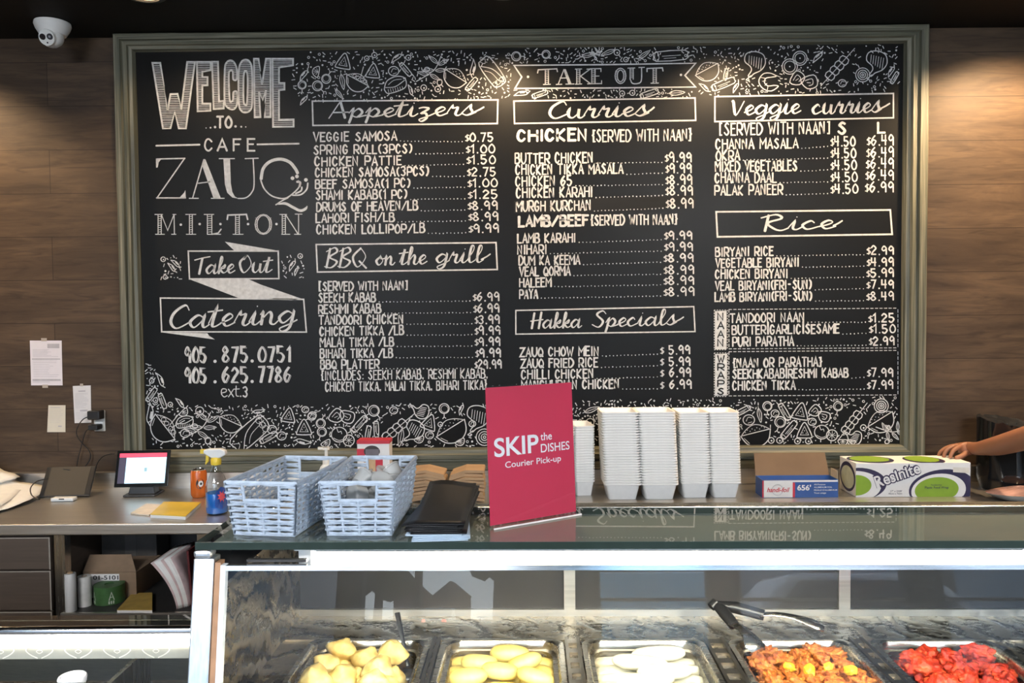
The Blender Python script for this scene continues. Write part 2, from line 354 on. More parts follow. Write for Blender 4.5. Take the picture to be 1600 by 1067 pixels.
CUR = {
 'a': (1.35, [(.95, .8), (.55, 1), (.1, .45), (.4, 0), (.85, .5), (1, 1), (.95, .3), (1.1, 0), (1.4, .25)]), 'c': (1.0, [(.72, .78), (.5, 1), (.08, .5), (.36, 0), (.95, .3)]),
 'e': (.9, [(0, .25), (.5, .5), (.75, .8), (.5, 1), (.15, .55), (.4, 0), (.95, .3)]), 'g': (1.25, [(.95, .8), (.55, 1), (.1, .5), (.4, .05), (.85, .5), (1, 1), (.9, -.4), (.5, -.95), (.25, -.6), (.8, -.1), (1.3, .3)]),
 'h': (1.2, [(0, .2), (.4, 1.2), (.45, 1.8), (.28, 1.85), (.2, 1), (.18, 0)], [(.2, .3), (.6, 1), (.8, .8), (.75, .15), (1, 0), (1.25, .25)]),
 'i': (.7, [(0, .25), (.3, 1), (.25, .2), (.45, 0), (.75, .3)], [(.4, 1.5), (.41, 1.53)]), 'k': (1.05, [(0, .2), (.4, 1.2), (.45, 1.8), (.28, 1.85), (.2, 1), (.18, 0)], [(.25, .5), (.75, .95), (.7, .6), (.3, .5), (.7, .05), (1.1, .25)]),
 'l': (.75, [(0, .2), (.5, 1.3), (.5, 1.85), (.28, 1.7), (.2, .4), (.4, 0), (.8, .3)]), 'n': (1.2, [(0, .8), (.15, 1), (.15, 0)], [(.15, .4), (.55, 1), (.75, .75), (.75, .15), (1, 0), (1.25, .3)]),
 'o': (1.05, [(.55, 1), (.1, .5), (.45, 0), (.85, .5), (.55, 1), (.7, .75), (1.1, .8)]), 'p': (1.15, [(0, .5), (.25, 1), (.18, 0), (.1, -.9)], [(.2, .4), (.6, 1), (.9, .6), (.6, .05), (.3, .15)], [(.7, .05), (1.2, .25)]),
 'r': (1.0, [(0, .25), (.3, 1.1), (.38, .85), (.7, .9), (.6, .2), (.8, 0), (1.1, .3)]), 's': (.95, [(0, .2), (.55, 1.15), (.6, .8), (.75, .3), (.4, 0), (.1, .15)], [(.6, .05), (1, .35)]),
 't': (.8, [(0, .25), (.4, 1.7), (.25, .2), (.45, 0), (.85, .3)], [(-.15, 1.2), (.8, 1.35)]), 'u': (1.25, [(0, .6), (.15, 1), (.15, .25), (.45, 0), (.8, .5), (.85, 1), (.85, .2), (1.05, 0), (1.3, .3)]),
 'v': (1.1, [(0, 1), (.35, 0), (.9, 1.1)]), 'z': (1.15, [(.1, .9), (.4, 1), (.75, .85), (.3, .3), (.6, .3), (.7, -.3), (.4, -.9), (.2, -.6), (.7, -.1), (1.2, .3)]),
 'A': (1.35, [(0, -.1), (.65, 1.9)], [(.65, 1.9), (1.1, 0)], [(.25, .6), (1.3, .65)]), 'B': (1.35, [(.35, 1.9), (.2, 0)], [(0, 1.6), (.8, 2), (1.1, 1.6), (.4, 1.05), (1.2, .6), (.7, 0), (0, .1)]),
 'Q': (1.7, [(.8, 1.9), (.1, 1), (.7, 0), (1.4, 1), (.8, 1.9)], [(.8, .6), (1.6, -.15)]), 'C': (1.35, [(1.25, 1.5), (.95, 1.9), (.3, 1.3), (.15, .5), (.6, 0), (1.4, .5)]),
 'V': (1.25, [(0, 1.5), (.15, 1.4), (.5, 0), (1.1, 1.5)]), 'R': (1.6, [(.4, 1.8), (.3, -.1)], [(0, 1.5), (.8, 1.9), (1.15, 1.45), (.4, .9), (.8, .2), (1.2, 0), (1.6, .3)]),
 'H': (1.4, [(.25, 1.9), (.15, 0)], [(1.1, 2), (1, 0)], [(-.1, .9), (1.4, 1.1)]), 'S': (1.35, [(1.25, 1.6), (.9, 1.95), (.4, 1.5), (1.05, .7), (.7, 0), (.05, .3)]),
 'T': (1.3, [(-.1, 1.6), (.8, 1.85), (1.6, 2)], [(.75, 1.8), (.6, 0)]), 'O': (1.45, [(.8, 1.9), (.2, 1.1), (.7, 0), (1.35, .9), (.9, 1.9), (.55, 1.5)]), ' ': (.8,),
}
def cursive(ink, text, x0, x1, base, xh, wd, slope=-.015, slant=.12, tail=0):
    tot = sum(CUR[c][0] for c in text); k = (x1-x0)/tot; x = x0
    for n, ch in enumerate(text):
        g = CUR[ch]
        for p in g[1:]:
            q = [(x+a*k+slant*b*xh, base+slope*(x-x0)-(b if b > 0 else b*.68)*xh) for a, b in p]
            ink.stroke(q, wd*.74, 5, cal=.9)
        x += g[0]*k
    if tail: ink.stroke([(x-2, base+slope*(x-x0)-.3*xh), (x+tail*.5, base+slope*(x-x0)-.6*xh), (x+tail, base+slope*(x-x0)-.9*xh)], wd*.8, 4)
def text_mesh(txt, size, bold=0, shear=0, sx=1.0):
    c = bpy.data.curves.new('lettering', 'FONT'); c.body = txt; c.size = size; c.offset = bold; c.shear = shear; c.align_x = 'LEFT'
    o = bpy.data.objects.new('lettering', c); COL.objects.link(o)
    bpy.context.view_layer.update()
    me = bpy.data.meshes.new_from_object(o.evaluated_get(bpy.context.evaluated_depsgraph_get()))
    vs = [(v.co.x*sx, v.co.y) for v in me.vertices]; fs = [tuple(p.vertices) for p in me.polygons]
    bpy.data.objects.remove(o); bpy.data.curves.remove(c); bpy.data.meshes.remove(me)
    return vs, fs
def put_text(mb, txt, x0, x1, y0, h, M, bold=0, shear=0, m=0, rot=0):
    """sans lettering fitted to x0..x1, baseline y0, cap height h, through M(u,v)"""
    vs, fs = text_mesh(txt, 1.0, bold, shear)
    xa = min(v[0] for v in vs); xb = max(v[0] for v in vs); k = (x1-x0)/(xb-xa); kh = h/.727
    ca, sa = math.cos(rot), math.sin(rot)
    pts = [((v[0]-xa)*k, v[1]*kh) for v in vs]
    mb.add([M(x0+a*ca-b*sa, y0+a*sa+b*ca) for a, b in pts], fs, m); mb.flat = 1
    return mb
# ------------------------------------------------------------------ the room
BLACK = mat('black_ceiling_paint', (.0045, .0045, .0045), .7, var=.2, scale=3, spec=.2)
XL, XR, YF, YW, ZC = -3.6, 3.9, -2.7, 3.23, 2.708
struct('wall_back', MB().box(XL-.1, XR+.1, YW, YW+.12, 0, ZC+.05), wood_wall())
struct('ceiling', MB().box(XL-.1, XR+.1, YF-.1, YW+.1, ZC, ZC+.1), BLACK)
struct('floor', MB().box(XL-.1, XR+.1, YF-.1, YW+.1, -.1, 0), mat('grey_floor_tile', (.16, .15, .14), .35, var=.15, scale=6))
PLASTER = mat('dark_wall_paint', (.10, .095, .09), .6, var=.08, scale=4)
struct('wall_left', MB().box(XL-.12, XL, YF, YW, 0, ZC), PLASTER)
struct('wall_right', MB().box(XR, XR+.12, YF, YW, 0, ZC), PLASTER)
fr = MB().box(XL, XR, YF-.12, YF, 0, .22).box(XL, XR, YF-.12, YF, 2.62, ZC)
posts = [(-3.6, -3.45), (-1.40, -1.22), (-.86, -.82), (-.26, .42), (1.15, 1.36), (2.48, 2.72), (3.75, 3.9)]  # wide middle post is made up, standing in for the viewer's dark reflection
for a, b in posts: fr.box(a, b, YF-.12, YF, .22, 2.62)
struct('wall_front', fr, mat('dark_storefront_frame', (.05, .05, .05), .5, var=.1))
PANE = glass_mat('storefront_pane', (.96, .98, .98))
for i in range(len(posts)-1):
    struct('window_%d' % (i+1), MB().box(posts[i][1], posts[i+1][0], YF-.07, YF-.062, .22, 2.62), PANE)
pl = bpy.data.lights.new('window_portal', 'AREA'); pl.shape = 'RECTANGLE'; pl.size = XR-XL; pl.size_y = 2.4; pl.cycles.is_portal = True
po = bpy.data.objects.new('window_portal', pl); COL.objects.link(po); po.location = ((XL+XR)/2, YF-.15, 1.42); po.rotation_euler = (PI/2, 0, 0)
# the street seen mirrored in the case glass
struct('ground', MB().box(-120, 120, -260, YF-.12, -.12, -.02), mat('asphalt', (.09, .09, .095), .8, var=.2, scale=2))
struct('sidewalk', MB().box(-60, 60, -4.9, YF-.12, -.02, 0.0), mat('pale_concrete', (.32, .32, .31), .8, var=.1, scale=2))
def house(x, y, wd, dp, h, rf, wall, label):
    t = thing('house', label, 'house', (x, y, -.02))
    obj('wall', MB().box(-wd/2, wd/2, -dp/2, dp/2, 0, h), wall, t)
    obj('roof', MB().prism([(-wd/2-.3, h), (wd/2+.3, h), (0, h+rf)], -dp/2-.3, dp/2+.3), mat('roof_shingle', (.12, .07, .06), .8), t)
    for i in (-.28, .02, .3): obj('window', MB().box(i*wd-.5, i*wd+.5, dp/2, dp/2+.04, 1.0, 2.2), mat('dark_window_glass', (.04, .05, .06), .1), t)
BRK = mat('dark_brick', (.16, .085, .065), .8, var=.2, scale=20)
house(-30.4, -190, 8, 8, 5.2, 3.4, BRK, 'brick house with gabled roof across the street, mirrored in the case glass')
house(-21.6, -190, 8, 8, 5.2, 3.4, BRK, 'second gabled house across the street beside the brick house')
t = thing('shop_building', 'pale low shop building mirrored at the left end of the case glass', 'building', (-7.6, -13, -.02))
obj('wall', MB().box(-4.5, 3.2, -3, 0, 0, 4.4), mat('pale_shop_wall', (.55, .52, .5), .7), t)
for k in range(3): obj('window', MB().box(-3.9+k*2.2, -2.1+k*2.2, 0, .05, .3, 3.0), mat('shop_window_glass', (.18, .25, .32), .1), t)
def tree(x, y, h, r, label):
    t = thing('street_tree', label, 'tree', (x, y, -.02))
    obj('trunk', MB().tube([(0, 0, 0), (.05, 0, h*.5), (0, .05, h*.8)], [.18, .14, .06]), mat('bark', (.08, .055, .04), .9), t)
    c = MB()
    for k in range(9):
        a = k*2.4; c.ico((math.cos(a)*r*.5, math.sin(a)*r*.5, h*(.45+.06*k)), r*(.75-.03*k), 2, nz=.35, nf=2.5, seed=k)
    obj('crown', c, mat('dark_foliage', (.035, .05, .025), .9, var=.4, scale=8), t)
tree(-1.9, -30, 6.5, 1.2, 'dark bushy street tree mirrored in the middle of the case glass')
tree(-6.0, -27, 5.0, 1.0, 'smaller street tree standing beside the dark bushy one')
def car(x, y, rz, col, label, L=4.5, H=1.5, red=0):
    t = thing('car', label, 'car', (x, y, -.02), rz)
    prof = [(-L/2, .35), (L/2, .35), (L/2, .75), (L*.45, .88), (L*.27, .98), (L*.1, H), (-L*.3, H), (-L*.45, 1.0), (-L/2, .9)]
    obj('body', MB().prism(prof, -.85, .85), mat('car_paint_%d' % int(col[0]*100+col[2]*7), col, .25, coat=.5, var=.03), t, bevel=.06)
    for s in (-1, 1):
        obj('side_window', MB().prism([(L*.22, 1.0), (L*.09, H-.1), (-L*.28, H-.1), (-L*.38, 1.03)], s*.85, s*.87), mat('dark_window_glass', (.04, .05, .06), .1), t)
        for k in (-1, 1): obj('wheel', MB().lathe([(.08, -.1), (.3, -.1), (.33, -.06), (.33, .06), (.3, .1), (.08, .1)], 18, (k*L*.31, s*.8, .33), axis='y'), mat('tyre_rubber', (.02, .02, .02), .8), t)
    if red:
        for s in (-1, 1): obj('tail_light', MB().box(L/2, L/2+.04, s*.62-.14, s*.62+.14, .72, .86), emit_mat('tail_light_red', (1, .12, .08), 25), t)
car(4.9, -9.6, 0, (.42, .43, .45), 'white parked car mirrored right of centre in the case glass', 4.7, 1.62)
car(1.0, -6.4, PI/2, (.12, .34, .44), 'blue parked car mirrored behind the middle of the glass', 4.4, 1.5)
car(-6.5, -48, PI/2, (.05, .05, .06), 'dark car with red tail lights driving away in the mirrored street', 4.4, 1.5, 1)
t = thing('plaza_building', 'long dark building across the parking lot mirrored at the right of the case glass', 'building', (14, -34, -.02))
obj('wall', MB().box(-11.5, 16, -5, 0, 0, 7), mat('dark_plaza_wall', (.09, .085, .08), .8), t)
for k in range(5): obj('window', MB().box(-10+k*4.6, -7+k*4.6, 0, .06, .6, 3.2), mat('shop_window_glass', (.18, .25, .32)), t)
struct('trim_1', MB().box(.42, 3.75, YF-.1, YF-.05, 1.128, 1.15), mat('white_rail', (.75, .76, .78), .4))
# ------------------------------------------------------------------ ceiling lamps
LW = (1.0, .70, .40)
def downlight(x, y, e, label, tilt=.25, cone=130):
    t = thing('recessed_downlight', label, 'ceiling lamp', (x, y, ZC), 0, 'recessed lamps above the board wall')
    obj('trim_ring', MB().lathe([(.062, 0), (.075, -.002), (.075, -.008), (.055, -.012), (.055, 0)], 28, cap=False), mat('black_trim', (.02, .02, .02), .4), t, smooth=True)
    obj('lamp_lens', MB().lathe([(.055, -.003), (.054, -.005), (.03, -.007)], 24), emit_mat('warm_lens', LW, 5), t)
    l = bpy.data.lights.new('spot', 'SPOT'); l.energy = e; l.color = LW; l.spot_size = math.radians(cone); l.spot_blend = .55; l.shadow_soft_size = .035
    o = bpy.data.objects.new('spot', l); COL.objects.link(o); o.parent = t; o.location = (0, 0, -.03); o.rotation_euler = (tilt, 0, 0)
LY = 2.80
downlight(-2.42, LY, SPOT*1.3, 'recessed lamp washing the planks at the far left of the board')
downlight(-1.28, LY-.012, SPOT*.16, 'dim recessed lamp above the WELCOME lettering')
downlight(-.04, LY, SPOT*.75, 'recessed lamp above the board between appetizers and curries')
downlight(.87, LY, SPOT*.75, 'recessed lamp above the board between curries and veggie curries')
downlight(1.96, LY, SPOT*2.3, 'recessed lamp washing the planks right of the board')
def fill_panel(x, y, label):  # unseen fill lamps, added to brighten the fronts facing the viewer
    t = thing('ceiling_fill_panel', label, 'ceiling lamp', (x, y, ZC), 0, 'added fill panels over the shop floor')
    obj('frame', MB().box(-.62, .62, -.32, .32, -.03, 0), mat('black_trim', (.02, .02, .02)), t)
    obj('diffuser', MB().box(-.59, .59, -.29, .29, -.034, -.0301), emit_mat('fill_panel_white', (1, .95, .88), 4), t)
    l = bpy.data.lights.new('panel', 'AREA'); l.shape = 'RECTANGLE'; l.size = 1.15; l.size_y = .55; l.energy = FILL_PANEL; l.color = (.97, .98, 1)
    o = bpy.data.objects.new('panel', l); COL.objects.link(o); o.parent = t; o.location = (0, 0, -.04); o.rotation_euler = (.5, 0, 0)
fill_panel(-1.7, -.9, 'added fill panel on the shop ceiling behind the viewer, left one')
fill_panel(1.7, -.9, 'added fill panel on the shop ceiling behind the viewer, right one')
# ------------------------------------------------------------------ security camera
p = at_z(82, 34, ZC)
t = thing('security_camera', 'white dome security camera on the black ceiling, top left', 'security camera', (p.x, p.y, ZC))
WPL = mat('white_plastic', (.78, .78, .76), .4, var=.03)
obj('base', MB().lathe([(.05, 0), (.062, -.004), (.064, -.014), (.058, -.03), (.046, -.05), (.0, -.052)], 32), WPL, t, smooth=True)
e = MB(); e.ico((0, -.006, -.058), .041, 3); obj('eyeball', e, WPL, t, smooth=True)
dv = Vector((0, -.93, -.38)).normalized()
def face_disc(mb, c, d, r0, r1, h, n=20):
    q = d.to_track_quat('Z', 'Y').to_matrix()
    vs = [c+q @ Vector((r*math.cos(2*PI*k/n), r*math.sin(2*PI*k/n), z)) for r, z in ((r0, 0), (r1, h)) for k in range(n)]
    mb.add(vs, [(k, (k+1) % n, n+(k+1) % n, n+k) for k in range(n)]+[tuple(n+k for k in range(n))]); return mb
q = dv.to_track_quat('Z', 'Y').to_matrix(); ct = Vector((0, -.006, -.058))
obj('face_plate', face_disc(MB(), ct+dv*.028, dv, .031, .029, .012), WPL, t)
for s, c in ((-1, (.02, .015, .015)), (1, (.05, .05, .055))):
    o = obj('lens', face_disc(MB(), ct+dv*.0395+q @ Vector((s*.0135, .003, 0)), dv, .0115, .0105, .003), mat('lens_%d' % (s+1), c, .12), t)
    if s > 0: obj('lens_centre', face_disc(MB(), ct+dv*.0425+q @ Vector((s*.0135, .003, 0)), dv, .0045, .004, .001), mat('grey_glass', (.35, .35, .38), .2), o)
obj('sensor', face_disc(MB(), ct+dv*.0398+q @ Vector((0, -.018, 0)), dv, .003, .003, .001), mat('lens_0', (.02, .015, .015), .12), t)
# ------------------------------------------------------------------ the chalkboard
BY = 3.2
def PX(u, v):
    p = at_y(u, v, BY-.0012); return (p.x, p.y, p.z)
def PX2(u, v):
    p = at_y(u, v, BY-.0022); return (p.x, p.y, p.z)
def PX0(u, v):
    p = at_y(u, v, BY-.0006); return (p.x, p.y, p.z)
board = thing('menu_board', 'huge black chalkboard menu in a weathered grey-green wooden frame on the plank wall', 'menu board', (.012, BY, .965))
bx0, bx1, bz0, bz1 = -1.503, 1.527, 1.056, 2.639
CH = mat('chalkboard_black', (.0055, .0055, .0053), .39, var=.3, scale=2.5, spec=.17)
panel = obj('panel', MB().box(bx0-.01, bx1+.01, BY, BY+.02, bz0-.01, bz1+.01), CH, board, world=True)
CHALK = mat('chalk', (.63, .63, .625), .9, var=.16, scale=60, spec=.1)
GW = [(.028, .03, .021), (.115, .115, .08), (.27, .25, .185)]
FH = streak_wood('frame_timber_level', GW, 0); FV = streak_wood('frame_timber_upright', GW, 2)
ox0, ox1, oz0, oz1 = -1.583, 1.618, .965, 2.7065
prof = [(0, .03), (0, -.022), (.006, -.03), (.03, -.031), (.034, -.02), (.040, -.02), (.044, -.034), (.058, -.036), (.062, -.026), (.074, -.022), (.080, -.006), (.080, .03)]
def rail(kind):
    mb = MB(); n = len(prof); vs = []
    sc = {'top': (oz1-bz1)/.08, 'bottom': (bz0-oz0)/.08, 'left': (bx0-ox0)/.08, 'right': (ox1-bx1)/.08}
    sl, sr, stp, sb = sc['left'], sc['right'], sc['top'], sc['bottom']
    for end in (0, 1):
        for u, d in prof:
            y = BY+d
            if kind == 'top': vs.append(((ox0+u*sl, ox1-u*sr)[end], y, oz1-u*stp))
            if kind == 'bottom': vs.append(((ox0+u*sl, ox1-u*sr)[end], y, oz0+u*sb))
            if kind == 'left': vs.append((ox0+u*sl, y, (oz0+u*sb, oz1-u*stp)[end]))
            if kind == 'right': vs.append((ox1-u*sr, y, (oz0+u*sb, oz1-u*stp)[end]))
    fs = [(i, (i+1) % n, n+(i+1) % n, n+i) for i in range(n)]+[tuple(range(n)), tuple(range(2*n-1, n-1, -1))]
    return mb.add(vs, fs)
for k in ('top', 'bottom', 'left', 'right'):
    obj('frame_rail', rail(k), FH if k in ('top', 'bottom') else FV, board, world=True)
def chalk(name, fn, m=None, M=PX):
    i = Ink(M); fn(i); return obj(name, i.mb, m or CHALK, panel, world=True)
WM[panel.name] = wmat(board)
# --- WELCOME
Wp = lambda s: [(225+float(a.split(',')[0])/5.926, 80+float(a.split(',')[1])/5.926) for a in s.split()]
WEL = [['78,108 150,108 218,548 245,398 310,395 345,540 400,100 472,100 388,714 322,714 285,565 245,712 175,714'],
 ['490,100 618,100 618,175 540,190 540,240 588,240 588,315 540,318 540,485 615,485 615,550 497,555'],
 ['630,98 685,98 695,465 740,460 738,530 645,535'],
 ['858,260 860,170 835,105 800,85 765,105 748,170 745,440 762,510 815,540 850,520 864,470 862,380 828,380 825,445 810,467 793,445 785,220 800,180 822,190 826,260'],
 ['940,78 898,105 876,200 878,480 900,550 940,568 985,545 1002,470 1000,180 980,100', '940,180 922,240 922,460 938,495 955,470 960,240'],
 ['1018,70 1060,70 1092,310 1130,70 1172,70 1172,610 1118,610 1130,360 1100,450 1065,370 1078,610 1025,612'],
 ['1190,70 1380,70 1380,130 1250,150 1250,295 1300,295 1300,355 1250,360 1250,635 1385,632 1385,698 1195,700']]
def welcome(i):
    for g in WEL:
        ps = [Wp(s) if WEL.index(g) not in (3, 4) else smooth_pts(Wp(s), 3, True)[:-1] for s in g]
        for p in ps: i.stroke(p, 2.7, closed=True)
        i.hatch(ps, 2.7, 1.0)
    write(i, 'TO', 339, 362, 199.5, 17, 3.4)
    for x, y, r in ((322, 200, .9), (329, 199.5, 1.4), (336, 198.5, 2), (368, 197.5, 2), (377, 198, 1.5), (384, 198.3, 1.1)): i.dot(x, y, r)
chalk('welcome_lettering', welcome)
# --- cafe name
Z5 = lambda s: [(200+float(a.split(',')[0])/5, 200+float(a.split(',')[1])/5) for a in s.split()]
def ladder(i, x0, x1, y0, y1, n=9):
    for x in (x0, x1): i.stroke([(x, y0), (x, y1)], 1.4)
    for k in range(1, n): y = y0+(y1-y0)*k/n; i.stroke([(x0, y), (x1, y-.6)], .9)
def cafe(i):
    i.stroke([(244, 227.6), (312, 226)], 2.7); i.stroke([(402, 225.6), (467, 224.4)], 2.7)
    for c, a, b in (('C', 320, 333), ('A', 340, 354.5), ('F', 365, 376), ('E', 387, 398)): write(i, c, a, b, 235.5, 18, 2.9, 0, 0)
    for s, w in (('225,242 445,237', 2), ('440,240 225,548', 1.9), ('222,546 450,546', 2), ('592,248 505,547', 1.9), ('548,432 640,420', 1.7), ('478,549 550,549', 1.6), ('650,549 752,549', 1.6), ('712,239 832,239', 1.6), ('915,239 1018,236', 1.6)): i.stroke(Z5(s), w)
    for s in ('218,238 262,240 240,268 232,308 220,310', '405,542 438,505 448,485 452,548', '578,290 592,242 605,245 725,548 668,548', '745,240 797,240 803,430 815,500 835,535 865,552 815,543 775,505 757,440'): i.poly(Z5(s))
    i.stroke(Z5('978,240 985,440 965,505 920,545 860,550'), 1.9, 6)
    i.stroke(Z5('1040,398 1055,320 1105,265 1185,243 1260,265 1305,315 1325,352'), 4.8, 6)
    i.stroke(Z5('1038,410 1065,475 1120,528 1190,550 1240,545 1290,510 1330,470 1345,435 1330,412'), 2.2, 6)
    i.stroke(Z5('1405,430 1395,480 1350,520 1285,525'), 2.4, 6); i.stroke(Z5('1358,462 1352,490 1310,512'), 2.6, 5); i.stroke(Z5('1320,420 1345,425 1340,455'), 3.4, 5)
    for x, y in ((1285, 392), (1320, 378), (1390, 405)): i.dot(200+x/5, 200+y/5, 3)
    i.stroke(Z5('1250,545 1200,570 1155,600'), 1.9, 5); i.stroke(Z5('1165,596 1230,590 1290,620 1345,645 1385,632 1400,610'), 4.2, 6, taper=1)
    y0, y1 = 335, 366
    def sf(a, b, y): i.stroke([(a, y), (b, y)], 1.3)
    ladder(i, 247, 252, y0, y1); i.stroke([(252, y0), (262, y1-6), (272, y0)], 1.5); i.stroke([(272, y0), (272.5, y1)], 1.5); sf(242, 254, y0); sf(270, 275, y0); sf(243, 257, y1); sf(268, 275, y1)
    ladder(i, 296, 300.5, y0, y1); sf(290, 306, y0); sf(291, 306, y1)
    ladder(i, 324, 331, y0, y1); sf(319, 334, y0); sf(324, 345, y1); i.stroke([(331, y1), (341, y1-2), (345.5, y1-8)], 2)
    ladder(i, 368, 374, y0+2, y1); i.stroke([(355, y0+8), (356, y0+1), (385, y0), (387, y0+8)], 2.4); sf(364, 380, y1)
    for r in (10, 13): i.stroke([(411.5+r*math.cos(a*.3927), 350.5+15.5*(r/13)**.4*math.sin(a*.3927)) for a in range(16)], 1.4, closed=True)
    for k in range(8):
        for s in (-1, 1): i.stroke([(411.5+s*9, 341+k*2.6), (411.5+s*12.2, 340.6+k*2.6)], .9)
    ladder(i, 441, 446, y0, y1); i.stroke([(446, y0), (466, y1)], 1.6); i.stroke([(466.5, y0), (466.5, y1)], 1.3); sf(437, 448, y0); sf(440, 453, y1); sf(461, 472, y0-.5); sf(460, 470, y1)
    for x, y in ((282.6, 351), (312, 350), (344.5, 350), (387.6, 350), (432, 350)): i.dot(x, y, 2)
chalk('cafe_name_lettering', cafe)
# --- ribbon banner and phone numbers
R4 = lambda s: [(200+float(a.split(',')[0])/3.953, 370+float(a.split(',')[1])/3.953) for a in s.split()]
def ribbon(i):
    for s in ('598,30 930,86 925,92 662,90', '380,262 745,262 820,295 1075,383 1010,392 690,380', '210,590 490,595 500,610 537,634'): i.poly(R4(s))
    i.stroke(R4('372,88 928,88 932,258 380,260'), 2.2, closed=True); i.stroke(R4('200,378 690,382 1085,386 1102,588 208,586'), 2.2, closed=True)
    cursive(i, 'Take', 303, 366, 428, 13.5, 2.6, -.03); cursive(i, 'Out', 370, 424, 426, 14, 2.6, -.02)
    cursive(i, 'Catering', 262, 462, 513, 19, 3.3, -.045, .15)
    for a, b, yy in (('905', '875', 566), ('905', '625', 598)):
        d = '0751' if b == '875' else '7786'
        for dx, wdt in ((0, 2.3), (2.0, .8)):
            write(i, a, 289+dx, 322+dx, yy+dx*.4, 23, wdt, -.008, .2, cal=.5); write(i, b, 348+dx, 387+dx, yy-.5+dx*.4, 23, wdt, -.008, .2, cal=.5); write(i, d, 404+dx, 454+dx, yy-1+dx*.4, 23, wdt, -.008, .2, cal=.5)
        i.dot(336, yy-1.5, 2.6); i.dot(394, yy-2, 2.6)
    i.stroke([(346, 614), (353, 612), (353, 608), (347, 608), (346, 615), (350, 620), (355, 618)], 1.5, 4)
    i.stroke([(357, 608), (365, 620)], 1.6); i.stroke([(365, 608), (357, 620)], 1.4); i.stroke([(369, 603), (369, 617), (373, 619)], 1.6, 4); i.stroke([(365, 608), (374, 607.5)], 1.4); i.dot(376, 619, 1.3)
    write(i, '3', 380, 387, 620, 15, 2.2, 0, 0)
chalk('takeout_catering_lettering', ribbon)
# --- headings
def hbox(i, a, b, c, d, w=2.3): i.stroke([a, b, c, d], w, closed=True)
def headings(i):
    hbox(i, (488, 158), (778, 156), (777, 193), (489, 196)); cursive(i, 'Appetizers', 514, 742, 184, 13.5, 2.9, -.02, tail=14)
    hbox(i, (494, 382), (775, 379), (777, 421), (496, 425)); cursive(i, 'BBQ', 507, 574, 418, 15.5, 2.4, -.02); cursive(i, 'on', 586, 616, 414, 13, 2.6, -.02); cursive(i, 'the', 624, 666, 413, 14, 2.6, -.02); cursive(i, 'grill', 680, 754, 411, 14, 2.6, -.02, tail=12)
    hbox(i, (803, 158), (1086, 153), (1087, 188), (804, 193)); cursive(i, 'Curries', 855, 1012, 185, 14, 3.2, -.03, tail=10)
    hbox(i, (806, 485), (1084, 479), (1086, 518), (806, 522), 2); cursive(i, 'Hakka', 829, 908, 513, 12.5, 2.4, -.02); cursive(i, 'Specials', 924, 1056, 511, 13, 2.5, -.03, tail=12)
    hbox(i, (1117, 151), (1396, 146), (1396, 184), (1117, 190)); cursive(i, 'Veggie', 1141, 1250, 180, 14.5, 3, -.03); cursive(i, 'curries', 1268, 1376, 178, 14.5, 3, -.03, tail=14)
    hbox(i, (1119, 331), (1391, 328), (1394, 366), (1121, 370), 2.6); cursive(i, 'Rice', 1187, 1304, 360, 13, 3, -.03, tail=12)
    B = lambda s: [(790+float(a.split(',')[0])/4.444, 65+float(a.split(',')[1])/4.444) for a in s.split()]
    i.stroke(B('58,165 700,160 1320,150 1245,235 1320,315 700,322 65,325 112,245'), 2.3, closed=True)
    for x, y in ((825, 120), (1064, 117)): i.dot(x, y, 2)
    def lad(x, w, y0=108.5, y1=132):
        ladder(i, x-w/2, x+w/2, y0, y1, 8)
    def sf(a, b, y): i.stroke([(a, y), (b, y-.3)], 1.5)
    lad(854.5, 5); i.stroke([(840, 114), (841, 109), (870, 107.5), (871, 112)], 1.8); sf(849, 860, 132)
    i.stroke([(881, 109), (872, 132)], 1.5); i.poly([(880, 108), (884, 108), (893, 131), (888, 131)]); sf(875, 888, 122); sf(869, 878, 132); sf(884, 897, 131.5)
    lad(903.5, 5, 108, 131); i.stroke([(922, 108), (907, 119), (923, 131)], 1.6); sf(899, 909, 108); sf(899, 909, 131.5); sf(917, 926, 108); sf(918, 928, 131)
    lad(927+3, 0.1, 108, 131); lad(927, 5, 108, 131); sf(922, 939, 107.5); sf(925, 936, 119); sf(922, 940, 130.8); i.stroke([(939, 107), (939, 112)], 1.4); i.stroke([(940, 131), (940, 126)], 1.4)
    for r in (5, 8.5): i.stroke([(969.5+r*math.cos(a*.3927), 118.5+12*(r/8.5)**.5*math.sin(a*.3927)) for a in range(16)], 1.5, closed=True)
    for k in range(6):
        for s in (-1, 1): i.stroke([(969.5+s*4.5, 112+k*2.6), (969.5+s*8, 111+k*2.6)], .9)
    lad(987, 5, 106.5, 124); i.stroke([(985, 124), (988, 130), (996, 130.5), (1002, 126), (1002.5, 106)], 1.7, 4); sf(981, 992, 106.5); sf(998, 1007, 105.5)
    lad(1023, 5, 107, 130); i.stroke([(1011, 112), (1011, 107), (1035, 106), (1036, 111)], 1.8); sf(1017, 1029, 130)
chalk('heading_lettering', headings)
